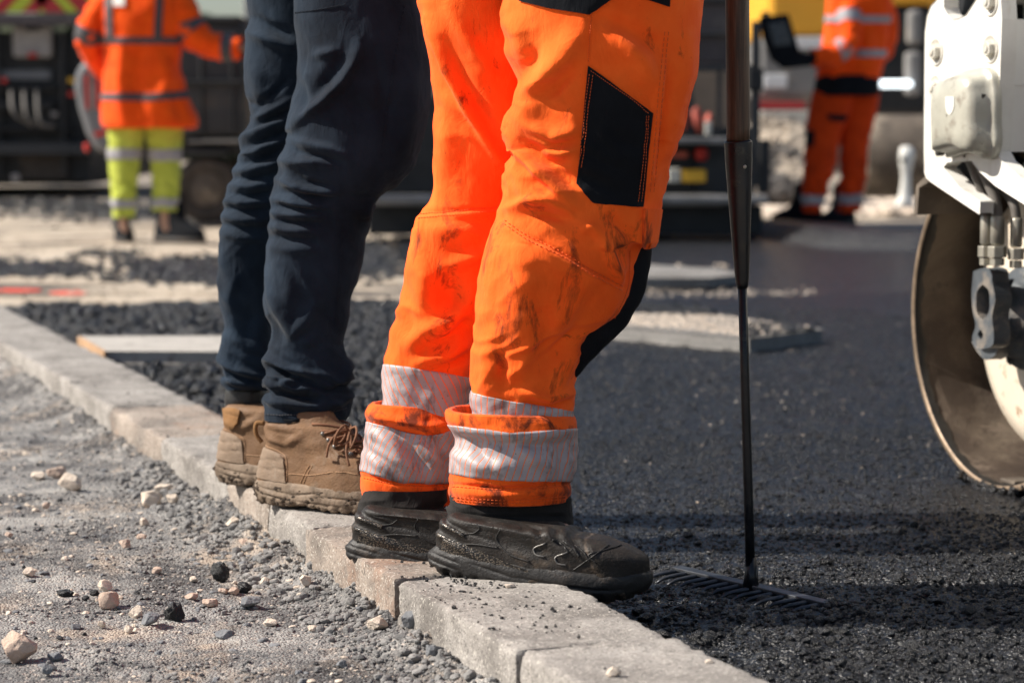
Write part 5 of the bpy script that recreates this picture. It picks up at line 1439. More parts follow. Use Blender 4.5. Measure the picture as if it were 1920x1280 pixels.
# side yoke plate
outer = [(1734,322),(1733,280),(1735,60),(1739,30),(1746,12),(1757,0),(1762,-40),(1762,-260),(1890,-260),(1878,0),(1880,36),(1876,160),(1868,284),(1878,303),(1990,395),(1990,432),(1920,382),(1867,348),(1838,322),(1822,302),(1778,304),(1767,313),(1800,350),(1837,378),(1836,400),(1790,370),(1748,342),(1738,334)]
hole1 = [(1772,-34),(1771,14),(1775,26),(1787,38),(1798,36),(1813,28),(1822,14),(1836,-8),(1838,-34)]
V, Fc = plate_poly(outer, [hole1], .075, .105); yk = mk('side_plate', V, Fc, M['roller_white'], rol, smooth=False, bevel=.004)
V, Fc = plate_poly([(1768,-60),(1860,-60),(1860,330),(1836,368),(1800,345),(1768,310)], [], -.03, .05); mk('dark_frame_infill', V, Fc, M['black_mach'], rol, smooth=False)  # black block added behind the notch to darken the opening
# folded flange and inner frame
V, Fc = plate_poly([(1880,-260),(1879,36),(1871,285),(1876,298),(1990,382),(1990,-260)], [[(1893,150),(1889,286),(1980,340),(1980,150)]], -.09, -.02); mk('frame_plate', V, Fc, M['roller_white'], rol, smooth=False, bevel=.003)
for (x0, y0, x1, y1) in ((1880,36,1878,160),(1877,160,1871,285)):
    a0, b0 = rpx(x0, y0, .10); a1, b1_ = rpx(x1, y1, .10)
    V = np.array([RP(a0, b0, .10), RP(a1, b1_, .10), RP(a1 - .004, b1_, -.03), RP(a0 - .004, b0, -.03), RP(a0 + .006, b0, .098), RP(a1 + .006, b1_, .098), RP(a1 + .002, b1_, -.03), RP(a0 + .002, b0, -.03)])
    mk('flange', V, [BOXF], M['white_paint'], rol, smooth=False)
V, Fc = plate_poly([(1886,-260),(1886,420),(2100,470),(2100,-260)], [], -.60, -.30); mk('dark_frame_infill', V, Fc, M['black_mach'], rol, smooth=False)
P = [RP(*rpx(1896, 205, .02), -.05), RP(*rpx(1935, 300, .02), -.05)]; V, Fc = tube(np.array(P), .018, 12); mk('brace', V, Fc, M['rusty'], rol)
for (x, y) in ((1755, 98), (1857, 92), (1754, 166), (1857, 4)):
    a_, b_ = rpx(x, y, .106)
    an = np.linspace(0, 2 * np.pi, 36, endpoint=False)
    G = np.array([[RP(a_ + r_ * math.cos(t_), b_ + r_ * math.sin(t_), c) for t_ in an] for r_, c in ((.0285,.1045),(.0275,.1075),(.0245,.1075),(.0225,.1055),(.012,.1056))])
    mk('bolt_recess', G.reshape(-1, 3), grid_faces(5, 36), M['bolt_w'], yk)
    V, Fc = cyl(RP(a_, b_, .1052), -kn3, .0165, .0115, 6, .0155); mk('bolt', V, Fc, M['bolt_w'], yk, smooth=False, bevel=.001)
    V, Fc = cyl(RP(a_, b_, .1165), -kn3, .008, .003, 16); mk('bolt', V, Fc, M['bolt_w'], yk, bevel=.0005)
# cast cover: raised, rounded lid
cov = [(1757,300),(1755,240),(1757,168),(1763,146),(1782,132),(1812,123),(1834,122),(1846,132),(1852,160),(1854,230),(1853,284),(1846,300),(1832,303),(1815,294),(1795,291),(1775,296)]
cv = np.array([rpx(x, y, .135) for x, y in smoothpoly(cov, 90)]); cc_ = cv.mean(0); cv = cc_ + (cv - cc_) * .95
prof_ = [(1.0,.104),(1.005,.112),(.995,.118),(.965,.121),(.90,.124),(.875,.134),(.845,.150),(.80,.160),(.70,.166),(.45,.169),(.2,.170),(.02,.170)]
G = np.array([[RP(cc_[0] + (p[0] - cc_[0]) * s_ * (1 if s_ > .9 else 1), cc_[1] + (p[1] - cc_[1]) * s_, c + .010 * max(0, (cc_[0] - p[0]) / .06) * (c > .13) * 0) for p in cv] for s_, c in prof_])
V, Fc = loft(G, False); cvo = mk('hose_cover', V, Fc, M['cover'], rol)
for (x, y) in ((1842,181),(1842,266),(1761,203),(1760,286)):
    a_, b_ = rpx(x, y, .135); V, Fc = cyl(RP(a_, b_, .124), -kn3, .0075, .016, 6); mk('bolt', V, Fc, M['bolt'], cvo, smooth=False, bevel=.001)
sh = [(1773,182),(1788,182),(1788,200),(1785,210),(1780,216),(1775,210),(1773,200)]
V, Fc = plate_poly(sh, [], .168, .1712); mk('shield_emblem', V, Fc, M['white_plastic'], cvo, smooth=False)
# hoses and fittings
def rl(x, y, c): return RP(*rpx(x, y, c), c)
for pts_, rr_ in (([(1812,285,.10),(1826,320,.085),(1842,365,.07),(1850,408,.062)], .0095), ([(1832,300,.08),(1850,335,.07),(1866,375,.06),(1871,408,.058)], .011), ([(1850,335,.04),(1885,360,.035),(1903,390,.03),(1906,412,.028)], .0095)):
    P = spline(np.array([rl(*p) for p in pts_]), 30); V, Fc = tube(P, rr_, 16); ho = mk('hose', V, Fc, M['hose'], rol)
    e = P[-1]; V, Fc = tube(np.array([e + [0,0,.004], e, e - [0,0,.05], e - [0,0,.054]]), [rr_*1.1, rr_*1.28, rr_*1.28, rr_*1.0], 18); mk('crimp', V, Fc, M['fitting'], ho)
    V, Fc = cyl(e - [0, 0, .056], (0, 0, -1), rr_ * 1.75, .022, 6); mk('nut', V, Fc, M['fitting'], ho, smooth=False, bevel=.0015)
    V, Fc = cyl(e - [0, 0, .080], (0, 0, -1), rr_ * 1.35, .014, 6); mk('nut', V, Fc, M['fitting'], ho, smooth=False, bevel=.001)
# scraper tab over the drum
V, Fc = plate_poly([(1735,332),(1718,346),(1714,402),(1719,402),(1724,352),(1741,342)], [], -.10, .06); mk('scraper', V, Fc, M['rusty'], rol, smooth=False, bevel=.001)
# body and rear drum (mostly outside the picture)
Mr = np.stack([kd3, kn3, zz3], 1)
def rbx(name, a, b, c, sz, mat, bev=.02):
    V, Fc = box(RP(a, b, c), sz, Mr); return mk(name, V, Fc, mat, rol, smooth=False, bevel=bev)
rbx('bonnet', -1.0, .78, -.47, (1.3, .86, .55), M['white_paint'], .05)
rbx('chassis', -1.0, .36, -.47, (1.7, .7, .28), M['dark_mach'])
rbx('seat', -1.15, 1.18, -.47, (.45, .46, .12), M['black_cloth'], .03)
rbx('backrest', -1.38, 1.42, -.47, (.10, .46, .5), M['black_cloth'], .03)
an = np.linspace(0, 2 * np.pi, 90, endpoint=False)
G = np.array([[RP(-1.85 + r_ * math.cos(t_), r_ * math.sin(t_), c) for t_ in an] for r_, c in ((.001,-.2),(.33,-.2),(.336,-.002),(.35,-.002),(.35,-.95),(.336,-.95),(.33,-.75),(.001,-.75))])
mk('drum', G.reshape(-1, 3), grid_faces(8, 90), M['drum_out'], rol)
rbx('front_yoke', -.02, .75, -.47, (.35, 1.0, .25), M['white_paint'])
P = spline(np.array([RP(-.75, .95, -.3), RP(-.68, 1.25, -.4), RP(-.72, 1.35, -.47)]), 12); V, Fc = tube(P, .02, 10); mk('steering_column', V, Fc, M['dark_mach'], rol)

# ------------------------------------------------------------------ slabs and boards on the ground
def ground_prism(name, poly, z0, z1, mat, label, cat, parent=None, bev=.004, chipseed=None):
    V0 = [at_z(x, y, z1)[:2] for x, y in poly]; n = len(V0)
    V = np.array([[*p, z1] for p in V0] + [[*p, z0] for p in V0]); j = np.arange(n)
    ctr = V[:n].mean(0)
    o = mk(name, V, [j[None, :], (j + n)[None, ::-1], np.stack([j, (j + 1) % n, n + (j + 1) % n, n + j], -1)], mat, parent, smooth=False, loc=None if parent else (ctr[0], ctr[1], z0), bevel=bev)
    if label: tag(o, label, cat)
    return o
bo = ground_prism('board', [(147,630),(196,658),(560,660),(560,629)], .030, .068, M['board'], 'weathered grey board lying across the black asphalt behind the kerb', 'board')
ground_prism('cut_end', [(145,630.5),(194,658.6),(200,658.6),(151,630.5)], .034, .069, M['board_cut'], None, None, parent=bo, bev=.001)
sl = ground_prism('paving_slab', [(1100,585),(1340,588),(1543,617),(1405,634),(1100,606)], .004, .052, M['slab'], 'pale concrete slab heaped with white grit, lying on the road', 'slab')
sl2 = ground_prism('paving_slab', [(1180,498),(1230,497),(1345,503),(1392,514),(1330,521),(1180,521)], .0, .045, M['slab'], 'dusty slab farther back on the road beyond the gritty slab', 'slab')
r = np.random.default_rng(61)
def on_top(n, x0, x1, yf, z, s0, s1, seed, mat, name, label):
    r = np.random.default_rng(seed); px = r.uniform(x0, x1, n); py = yf(px, r)
    P = np.array([at_z(a, b, z) for a, b in zip(px, py)])
    o = scatter(name, P[:, 0], P[:, 1], lambda x, y: x * 0 + z, r.uniform(s0, s1, n) * (.4 + .6 * r.random(n)), mat, seed, sub=1, sink=.1, flat=.7)
    tag(o, label, 'gravel')
on_top(2200, 1110, 1525, lambda x, r: (lambda b_, f_: b_ + 2 + r.random(len(x)) * (f_ - b_ - 5))(np.interp(x, [1100,1340,1543],[585,588,617]), np.interp(x, [1100,1405,1543],[606,634,617])), .052, .003, .009, 62, M['st_cream'], 'white_grit', 'white stone grit lying on the concrete slab')
on_top(160, 1110, 1400, lambda x, r: 497 + r.random(len(x)) * 30, .02, .005, .013, 63, M['st_cream'], 'white_grit', 'white stone grit around the farther slab')
on_top(260, 1110, 1560, lambda x, r: 545 + .03 * (x - 1150) + r.normal(size=len(x)) * 7, -.008, .004, .011, 64, M['st_cream'], 'white_grit', 'band of pale grit across the road between the slabs')
on_top(420, 1190, 1340, lambda x, r: 576 + .06 * (x - 1190) + r.normal(size=len(x)) * 4, .052, .005, .014, 65, M['chunk'], 'asphalt_crumbs', 'black asphalt spilled along the back of the gritty slab')
on_top(260, 1030, 1620, lambda x, r: 640 + 160 * r.random(len(x)) ** 1.4, .003, .0015, .0045, 66, M['st_cream'], 'pale_grit', 'loose pale grit dotted over the rolled asphalt')
on_top(420, 1400, 1525, lambda x, r: (lambda b_, f_: b_ + 2 + r.random(len(x)) * (f_ - b_ - 4))(np.interp(x, [1340,1543],[588,617]), np.interp(x, [1405,1543],[634,617])), .056, .004, .011, 67, M['chunk'], 'asphalt_crumbs', 'black asphalt crumbs on the right end of the gritty slab')
# low bank of asphalt at the far right
P = np.array([[at_z(x, y, 0)[0], at_z(x, y, 0)[1]] for x, y in ((1400,436),(1460,440),(1540,452),(1640,462),(1760,464),(1950,462))])
P = spline(P, 80); prof = [(-.9,0.0),(-.62,.03),(-.30,.085),(-.06,.10),(.05,.09),(.16,.03),(.24,-.02)]
T = np.gradient(P, axis=0); T /= np.linalg.norm(T, axis=1)[:, None]; Nn = np.stack([T[:, 1], -T[:, 0]], -1)
G = np.array([[[*(P[i] + Nn[i] * o), z + .008 * noise(i * .6, o * 5)] for o, z in prof] for i in range(80)])
tag(mk('asphalt_bank', G.reshape(-1, 3), grid_faces(80, len(prof), False), M['asphalt_far']), kind='structure')

# ------------------------------------------------------------------ single stones
STONES = [
 (34,1221,66,56,'st_pink','large pinkish rounded stone at the lower left corner of the verge'),
 (130,907,46,30,'st_cream','largest flat white stone on the upper left verge'),
 (70,895,28,15,'st_cream','small white stone just left of the yellowish stone'),
 (104,889,36,20,'st_pink','yellowish stone between the two white stones on the upper left verge'),
 (282,939,40,28,'st_cream','blocky white stone with smaller stones touching its right side'),
 (306,918,34,16,'st_cream','thin flat white stone directly behind the blocky white stone'),
 (322,936,22,16,'st_cream','small white stone against the right side of the blocky white stone'),
 (86,949,14,12,'st_pink','tiny brown pebble below the small white stone on the left verge'),
 (16,1003,17,10,'st_pink','small pink pebble at the left picture edge'),
 (270,981,17,16,'st_cream','pointed small white stone on bare grey dust below the blocky one'),
 (265,1008,20,12,'st_pink','flat tan pebble below the pointed white stone'),
 (233,1021,22,16,'st_pink','brownish cube-like pebble left of the flat tan pebble'),
 (55,1075,26,16,'st_cream','cream stone alone near the left edge above the dark crumbs'),
 (294,1070,20,12,'st_pink','pale pink pebble alone in the middle of the verge'),
 (196,1101,28,22,'st_cream','cream stone perched behind the pink triangular stone'),
 (203,1130,38,32,'st_pink','pink triangular stone casting a shadow to its right'),
 (253,1150,28,24,'st_cream','cream stone left of the grey and black lumps'),
 (281,1164,34,22,'st_grey','grey angular stone between the cream stone and a black lump'),
 (326,1152,42,38,'st_black','large black bitumen lump touching the grey angular stone'),
 (412,1077,37,36,'st_black','upright round black bitumen lump nearest the kerb'),
 (458,1104,28,20,'st_black','oval black bitumen lump right of the upright round one'),
 (121,1114,34,13,'st_black','long flat black bitumen piece on the left of the verge'),
 (176,1113,20,12,'st_black','small black piece tucked behind the cream perched stone'),
 (160,1122,15,9,'st_black','tiniest black piece between the flat piece and the pink triangular stone'),
 (438,1109,20,15,'st_pink','pink pebble wedged beside the oval black lump'),
 (418,1110,18,11,'st_pink','flat pink pebble in front of the upright round black lump'),
 (393,1133,30,15,'st_pink','pinkish flat stone in front of both upright and oval black lumps'),
 (358,1120,26,13,'st_pink','orange tinted flat stone left of the pinkish flat stone'),
 (363,1087,16,11,'st_cream','small pale pebble left of the upright round black lump'),
 (496,1092,18,16,'st_cream','white pebble right of the oval black lump'),
 (572,1090,22,18,'st_cream','white stone close to the crumbs at the foot of the kerb'),
 (420,1192,37,18,'st_grey','blue grey oval stone on the lower verge'),
 (469,1131,38,18,'st_grey','dark grey crumbly lump right of the pinkish flat stone'),
 (241,1181,18,16,'st_cream','cream pebble below the grey angular stone'),
 (190,1171,15,12,'st_cream','small white pebble below the pink triangular stone'),
 (586,1180,20,13,'st_cream','cream pebble on the lower verge near a brown stain'),
 (506,1168,28,13,'st_cream','long cream pebble in the middle of the lower verge'),
 (459,1019,24,14,'st_pink','peach coloured pebble near the kerb below the tan boots'),
 (437,981,32,18,'st_cream','pale stone half buried by the kerb under the tan boots'),
 (707,1172,40,22,'st_cream','pale pink flat stone beside the joint of the kerb'),
 (771,1168,38,34,'st_grey','rounded grey stone leaning on the kerb face'),
 (815,1225,34,26,'st_grey','grey stone at the kerb foot near the bottom of the picture'),
 (640,1246,22,16,'st_grey','dark grey pebble on the damp brown stain'),
 (89,1257,22,20,'st_grey','grey pebble right of the large pinkish stone, at the bottom edge'),
 (103,1234,30,16,'st_grey','flat grey stone leaning behind the bottom edge pebble'),
 (196,700,20,10,'st_grey','small blurred grey stone far up the verge'),
]
def stone(px, py, w, h, mat, label, seed, z=None):
    zz = 0.0
    for _ in range(3):
        p = at_z(px, py + h * .42, zz); zz = float(h_verge(p[0], p[1])) if z is None else z
    mpp = np.linalg.norm(p - CAM) / F
    V, Fc = rock(seed, 3 if w > 16 else 2, 12 if mat != 'st_black' else 26, .0 if mat != 'st_black' else .10)
    if mat == 'st_black': V = V * (1 + .10 * noise(V[:, 0] * 5 + seed, V[:, 1] * 5, V[:, 2] * 5))[:, None]
    V = V - V.min(0); V = V / V.max(0) - .5
    V = V * np.array([w, w * .8, h * 1.12]) * mpp
    c = p + np.array([0, w * .25 * mpp, h * .5 * mpp])
    o = mk('stone' if mat != 'st_black' else 'asphalt_lump', V + c, Fc, M[mat], None, smooth=(mat == 'st_black'), loc=c)
    return tag(o, label, 'stone' if mat != 'st_black' else 'asphalt lump', 'single stones lying on the dusty verge' if mat != 'st_black' else 'black lumps lying on the dusty verge')
for i, s_ in enumerate(STONES): stone(*s_, 100 + i)
for px, py, w, h, lb in ((1151,1262,30,20,'pale chip of stone on the kerb top near the bottom of the picture'), (957,1101,22,9,'flat pale chip on the kerb top under the black boot'), (1330,1242,16,10,'tiny pale chip on the kerb top near its road edge')):
    o = stone(px, py, w, h, 'st_cream', lb, 200 + px, KZ - .002); o['group'] = 'stone chips on the kerb top'

# ------------------------------------------------------------------ BACKGROUND WORKERS
YL = 16.0
w1 = thing('person', tuple(at_z(275, 452, -.02)), 'blurred person in long orange reflective jacket and yellow trousers, arm stretched to the right', 'person')
jf = [(30,16,[(300,110),(320,150),(300,190)]),(-22,12,[(270,60),(255,140),(262,220)]),(25,12,[(230,80),(225,150),(232,230)]),(-20,10,[(335,120),(325,170),(340,225)])]
sl1 = np.array([at_y(222,-8,YL), at_y(196,14,YL), at_y(166,72,YL), at_y(178,108,YL+.12), at_y(204,138,YL+.22)])
sr1 = np.array([at_y(300,-14,YL), at_y(334,10,YL), at_y(362,64,YL), at_y(400,86,YL), at_y(452,90,YL-.02)])
S1 = [sleeve(sl1, (.09,.085,.082,.07,.062), seed=1, amp=.012), sleeve(sr1, (.10,.10,.098,.082,.072), seed=2, amp=.012)]
jk1, jl1 = torso('jacket', [(-52,246,308),(-42,236,318),(-25,214,330),(-8,196,342),(20,190,346),(70,190,342),(110,196,338),(160,194,346),(200,191,360),(225,191,372),(237,194,371),(240,200,364)], YL, w1, M['orange_far'], S1, 8, .62, folds=jf)
mk_band('reflective_band', jl1, [(180,70),(380,70)], [(180,82),(380,84)], M['tape_dark'], jk1, off=.006)
mk_band('reflective_band', jl1, [(180,174),(280,176),(380,168)], [(180,188),(280,190),(380,182)], M['tape_dark'], jk1, off=.006)
bj1 = jl1.bvh()
patch_on('reflective_brace', bj1, [(197,-20),(210,-20)], [(200,72),(212,72)], M['tape_dark'], jk1, off=.01, nx=6, ny=30, thick=.01)
patch_on('reflective_brace', bj1, [(293,-20),(307,-20)], [(288,72),(302,72)], M['tape_dark'], jk1, off=.01, nx=6, ny=30, thick=.01)
patch_on('chest_badge', bj1, [(214,-8),(234,-8)], [(214,12),(234,12)], M['white_plastic'], jk1, off=.01, nx=6, ny=8, thick=.01)
for P, rr_, a, b in ((sl1, (.09,.085,.082,.07,.062), .42, .52), (sr1, (.10,.10,.098,.082,.072), .40, .50), (sr1, (.10,.10,.098,.082,.072), .84, .92)):
    V, Fc = sleeve_band(P, rr_, a, b, .012); mk('reflective_band', V, Fc, M['tape_dark'], jk1)
la = Leg([(225,200,276),(250,203,270),(300,205,262),(345,209,256),(375,211,254),(392,212,252),(408,214,251)], YL, .9, 90, 60, [], [(380,60,14,9,16,.3),(270,60,8,9,12,.3)], 5.0)
lb_ = Leg([(225,262,344),(250,272,342),(300,282,339),(345,286,336),(375,286,332),(396,286,330)], YL+.05, .9, 90, 60, [], [(370,60,14,9,16,.3),(270,60,8,9,12,-.3)], 5.5)
t1 = mk_leg('trousers', [la, lb_], M['yellow'], w1)
for lg, ys_ in ((la, ((279,299),(374,390))), (lb_, ((280,302),(372,388)))):
    for y0, y1 in ys_: mk_band('reflective_band', lg, [(190,y0),(350,y0)], [(190,y1),(350,y1)], M['tape'], t1, off=.006)
def far_boot(root, h, t_, s=1.0, mat=None):
    v = t_ - h; yaw = math.atan2(v[1], v[0])
    up = [(.0,.01,.29,.034,.046),(.02,.0,.31,.038,.052),(.05,.004,.31,.038,.050),(.075,.01,.28,.037,.046),(.10,.015,.22,.038,.043),(.13,.01,.19,.042,.045),(.20,.0,.18,.05,.052),(.24,.0,.17,.05,.05)]
    G = boot_shape(up, 26, 40); V, Fc = loft(G); V = V * s @ rotz(yaw).T + h
    o = mk('boot', V, Fc, mat or M['black_cloth'], root)
    G = boot_shape([(.0,.01,.295,.036,.048),(.004,-.004,.315,.041,.055),(.022,-.006,.318,.041,.056),(.028,.0,.31,.038,.05)], 10, 40); V, Fc = loft(G); V = V * s * [1, 1, 1] @ rotz(yaw).T + h - [0, 0, .004]
    mk('sole', V, Fc, M['blk_sole'], o)
g0 = -.026
_a = at_z(222,450,g0); far_boot(w1, _a, _a + [.10,-.28,0], 1.2)
_a = at_z(290,453,g0); far_boot(w1, _a, _a + [.28,-.16,0], 1.35)
J = dict(hip=at_y(275,215,YL), chest=at_y(268,40,YL), neck=at_y(272,-50,YL), head=at_y(274,-80,YL), face=(.3,.9,-.2),
         shl=at_y(205,0,YL), ell=at_y(166,72,YL), wrl=at_y(204,138,YL+.22), hdl=((.8,.2,-.2),(0,.8,.1),.5),
         shr=at_y(330,4,YL), elr=at_y(380,80,YL), wrr=at_y(462,90,YL), hdr=((1,0,-.05),(0,.1,-1),.4),
         thl=at_y(245,240,YL), knl=at_y(233,320,YL), anl=at_y(230,425,YL), toel=at_y(236,436,YL),
         thr=at_y(305,240,YL+.05), knr=at_y(310,320,YL+.05), anr=at_y(308,420,YL+.05), toer=at_y(314,434,YL+.05))
person_body(w1, J); hardhat(w1, J['head'] + [0, 0, .08], M['helmet'], (.3, .9, 0))

YR = 18.2
w2 = thing('person', tuple(at_z(1560, 424, -.02)), 'blurred person in orange jacket and trousers holding a dark control tablet, facing left', 'person')
arm = np.array([at_y(1600,-20,YR), at_y(1592,20,YR-.1), at_y(1588,84,YR-.18), at_y(1556,104,YR-.22), at_y(1524,108,YR-.26)])
arm2 = np.array([at_y(1640,-18,YR+.1), at_y(1660,30,YR+.15), at_y(1650,100,YR+.1), at_y(1590,112,YR-.1), at_y(1530,112,YR-.2)])
S2 = [sleeve(arm, (.085,.085,.078,.07,.06), seed=3, amp=.012), sleeve(arm2, (.085,.085,.075,.066,.055), seed=4, amp=.012)]
jk2, jl2 = torso('jacket', [(-95,1592,1634),(-80,1580,1645),(-55,1562,1658),(-30,1554,1666),(0,1550,1670),(40,1548,1668),(90,1540,1662),(125,1534,1656),(146,1530,1650),(152,1534,1646)], YR, w2, M['orange_far'], S2, 9, .66, folds=[(-20,14,[(1600,60),(1590,110),(1600,140)]),(20,12,[(1630,60),(1628,120)])])
mk_band('reflective_band', jl2, [(1500,29),(1700,30)], [(1500,42),(1700,44)], M['tape'], jk2, off=.008)
mk_band('reflective_band', jl2, [(1500,92),(1700,94)], [(1500,106),(1700,108)], M['tape'], jk2, off=.008)
for a, b in ((.30,.38),(.66,.74)):
    V, Fc = sleeve_band(arm, (.085,.085,.078,.07,.06), a, b, .012); mk('reflective_band', V, Fc, M['tape'], jk2)
belt = Leg([(140,1532,1648),(150,1529,1650),(172,1526,1648),(180,1530,1644)], YR, .68, 20, 60, [], [], 1.0); V, Fc = loft(belt.G); mk('belt', V, Fc, M['black_cloth'], w2)
lc = Leg([(170,1524,1600),(200,1518,1596),(240,1512,1580),(270,1510,1572),(310,1508,1566),(345,1506,1556),(375,1504,1544),(398,1504,1538)], YR, .8, 90, 60, [], [(340,80,16,9,14,.3)], 6.0)
ld = Leg([(170,1560,1650),(200,1562,1646),(240,1570,1636),(270,1574,1630),(310,1576,1626),(345,1574,1622),(375,1572,1616),(398,1570,1612)], YR+.1, .8, 90, 60, [], [(340,80,16,9,14,-.3)], 7.0)
t2 = mk_leg('trousers', [lc, ld], M['orange_shaded'], w2)
for lg in (lc, ld): mk_band('reflective_band', lg, [(1490,366),(1650,364)], [(1490,384),(1650,382)], M['tape'], t2, off=.008)
blc = lc.bvh()
patch_on('pocket', blc, [(1550,214),(1588,216)], [(1556,226),(1582,228)], M['black_cloth'], t2, off=.012, nx=10, ny=8, thick=.012)
patch_on('pocket', blc, [(1513,244),(1528,246)], [(1512,274),(1526,274)], M['black_cloth'], t2, off=.012, nx=8, ny=8, thick=.012)
_a = at_z(1545,422,g0); far_boot(w2, _a, _a + [-.3,-.05,0], 1.4); _a = at_z(1603,424,g0); far_boot(w2, _a, _a + [-.22,-.22,0], 1.4)
J = dict(hip=at_y(1585,150,YR), chest=at_y(1606,10,YR), neck=at_y(1606,-95,YR), head=at_y(1600,-125,YR), face=(-.8,-.1,-.5),
         shl=arm[0], ell=arm[2], wrl=arm[4], hdl=((-1,-.1,.2),(0,.3,-.9),.35), shr=arm2[0], elr=arm2[2], wrr=arm2[4], hdr=((-1,.1,.1),(0,-.2,.9),.6),
         thl=at_y(1562,200,YR), knl=at_y(1540,290,YR), anl=at_y(1522,395,YR), toel=at_y(1510,404,YR),
         thr=at_y(1604,200,YR+.1), knr=at_y(1600,290,YR+.1), anr=at_y(1592,400,YR+.1), toer=at_y(1580,408,YR+.1))
person_body(w2, J, mat=M['black_cloth']); hardhat(w2, J['head'] + [0, 0, .08], M['helmet'], (-1, 0, 0))
tb_ = thing('control_tablet', tuple(at_y(1470, 100, YR-.4)), 'dark rugged control tablet held by the worker on the right', 'tablet')
def quad_slab(name, P4, Y0, dY, mat, parent, shear=0.0, bev=.01):
    n = len(P4); V = np.array([at_y(x, y, Y0 + shear * (y - P4[0][1])) for x, y in P4]); V = np.vstack([V, V + [0, dY, 0]]); j = np.arange(n)
    return mk(name, V, [j[None, ::-1], (j + n)[None], np.stack([j, n + j, n + (j + 1) % n, (j + 1) % n], -1)[:, ::-1]], mat, parent, smooth=False, bevel=bev)
quad_slab('case', [(1424,32),(1478,26),(1484,44),(1500,98),(1528,104),(1522,124),(1470,130),(1446,112),(1430,70)], YR-.42, .06, M['black_cloth'], tb_)
quad_slab('screen', [(1440,44),(1474,40),(1486,84),(1452,88)], YR-.432, .01, M['screen'], tb_, bev=.002)
quad_slab('grip', [(1428,24),(1440,20),(1446,32),(1430,36)], YR-.41, .05, M['rusty'], tb_)

# ------------------------------------------------------------------ BACKGROUND MACHINES AND BARRIERS
def part(name, mat, parent, *boxes, bev=.01, smooth=False):
    o = None
    for V, Fc in boxes: o = mk(name, V, Fc, mat, parent, smooth=smooth, bevel=bev)
    return o
def wheel(parent, px, py, rpx_, Y, wid, mat=None, axis_x=False):
    c = at_y(px, py, Y); r_ = rpx_ * Y / F
    an = np.linspace(0, 2 * np.pi, 40, endpoint=False); rad = [(.0005,0),(r_*.5,0),(r_*.55,.02),(r_*.62,-.01),(r_*.92,-.01),(r_,.03),(r_,wid-.03),(r_*.92,wid),(.0005,wid)]
    G = np.array([[c + (np.array([o, q * math.cos(t_), q * math.sin(t_)]) if axis_x else np.array([q * math.cos(t_), o, q * math.sin(t_)])) for t_ in an] for q, o in rad])
    w = mk('wheel', G.reshape(-1, 3), grid_faces(len(rad), 40), mat or M['tyre'], parent)
    r2 = [(.0005,-.02),(r_*.2,-.02),(r_*.3,-.005),(r_*.52,-.004)]
    G = np.array([[c + (np.array([o, q * math.cos(t_), q * math.sin(t_)]) if axis_x else np.array([q * math.cos(t_), o, q * math.sin(t_)])) for t_ in an] for q, o in r2])
    mk('rim', G.reshape(-1, 3), grid_faces(4, 40), M['rusty'], w)
# lorry at the left
Yl = 27.0
lo = thing('lorry', tuple(at_y(60, 340, Yl)), 'dark lorry rear at the left edge with red and yellow chevron board', 'lorry')
part('body', M['black_mach'], lo, pxbox(-360,170,60,340,Yl+.35,5.5))
part('tail_beam', M['mauve'], lo, pxbox(-360,172,26,48,Yl-.05,.3))
cb_ = part('chevron_board', M['chev_y'], lo, pxbox(-360,178,-95,24,Yl,.08))
for i in range(-4, 3):
    x0 = 82 + i * 110
    for s_ in (1, -1):
        xx = 82 + s_ * (8 + (i + 4) * 62)
        pts4 = [(xx - 4, 24), (xx + s_*34, 24) , (xx + s_*34 - s_*110, -95), (xx - 4 - s_*110, -95)]
        if max(p[0] for p in pts4) > 190 or (i + 4) > 5: continue
        a = [at_y(x, y, Yl - .012) for x, y in pts4]; V = np.array(a)
        mk('chevron_stripe', V, np.array([[0, 1, 2, 3]]), M['chev_r'], cb_, smooth=False)
part('mast', M['black_mach'], lo, pxbox(-360,165,-190,-96,Yl+.2,4))
part('panel', M['plate'], lo, pxbox(22,97,50,108,Yl+.2,.1), bev=.04)
part('panel', M['black_mach'], lo, pxbox(44,72,34,58,Yl+.12,.1), bev=.02)
part('tail_light', M['red'], lo, pxbox(52,68,100,108,Yl+.12,.06))
part('step', M['black_mach'], lo, pxbox(-200,110,160,168,Yl+.2,.15), pxbox(-200,100,190,206,Yl+.2,.15), pxbox(-200,130,238,246,Yl+.2,.15))
part('bumper', M['dark_mach'], lo, pxbox(-360,160,268,290,Yl+.05,.4))
part('lamp', M['plate'], lo, pxbox(20,36,326,342,Yl+.05,.06), bev=.04)
part('dull_panel', M['grey_panel'], lo, pxbox(-40,95,132,150,Yl+.3,.06))
wheel(lo, 80, 300, 46, Yl+.5, .5, axis_x=False); wheel(lo, -150, 300, 46, Yl+.5, .5)
part('lower_skirt', M['black_mach'], lo, pxbox(-360,160,292,346,Yl+.9,2.0))
for (x0, x1, y0, y1, yy) in ((-8, 2, 48, 330, 0), (112, 122, 60, 330, 0), (146, 152, 48, 260, .1)): part('upright', M['dark_mach'], lo, pxbox(x0, x1, y0, y1, Yl + .22 + yy, .1))
for (x, y, m_) in ((132, 150, 'plate_y'), (132, 176, 'red'), (6, 150, 'red'), (128, 276, 'plate'), (100, 214, 'plate')): part('marker_light', M[m_], lo, pxbox(x - 5, x + 6, y - 4, y + 5, Yl + .1, .08), bev=.01)
for k in range(3):
    P = spline(np.array([at_y(20 + 24 * k, 168, Yl), at_y(28 + 26 * k, 214 + 10 * k, Yl - .15), at_y(60 + 20 * k, 236, Yl)]), 16); V, Fc = tube(P, .022, 8); mk('air_hose', V, Fc, M['hose'], lo)
part('mud_flap', M['tyre'], lo, pxbox(36, 128, 262, 336, Yl + .3, .03))
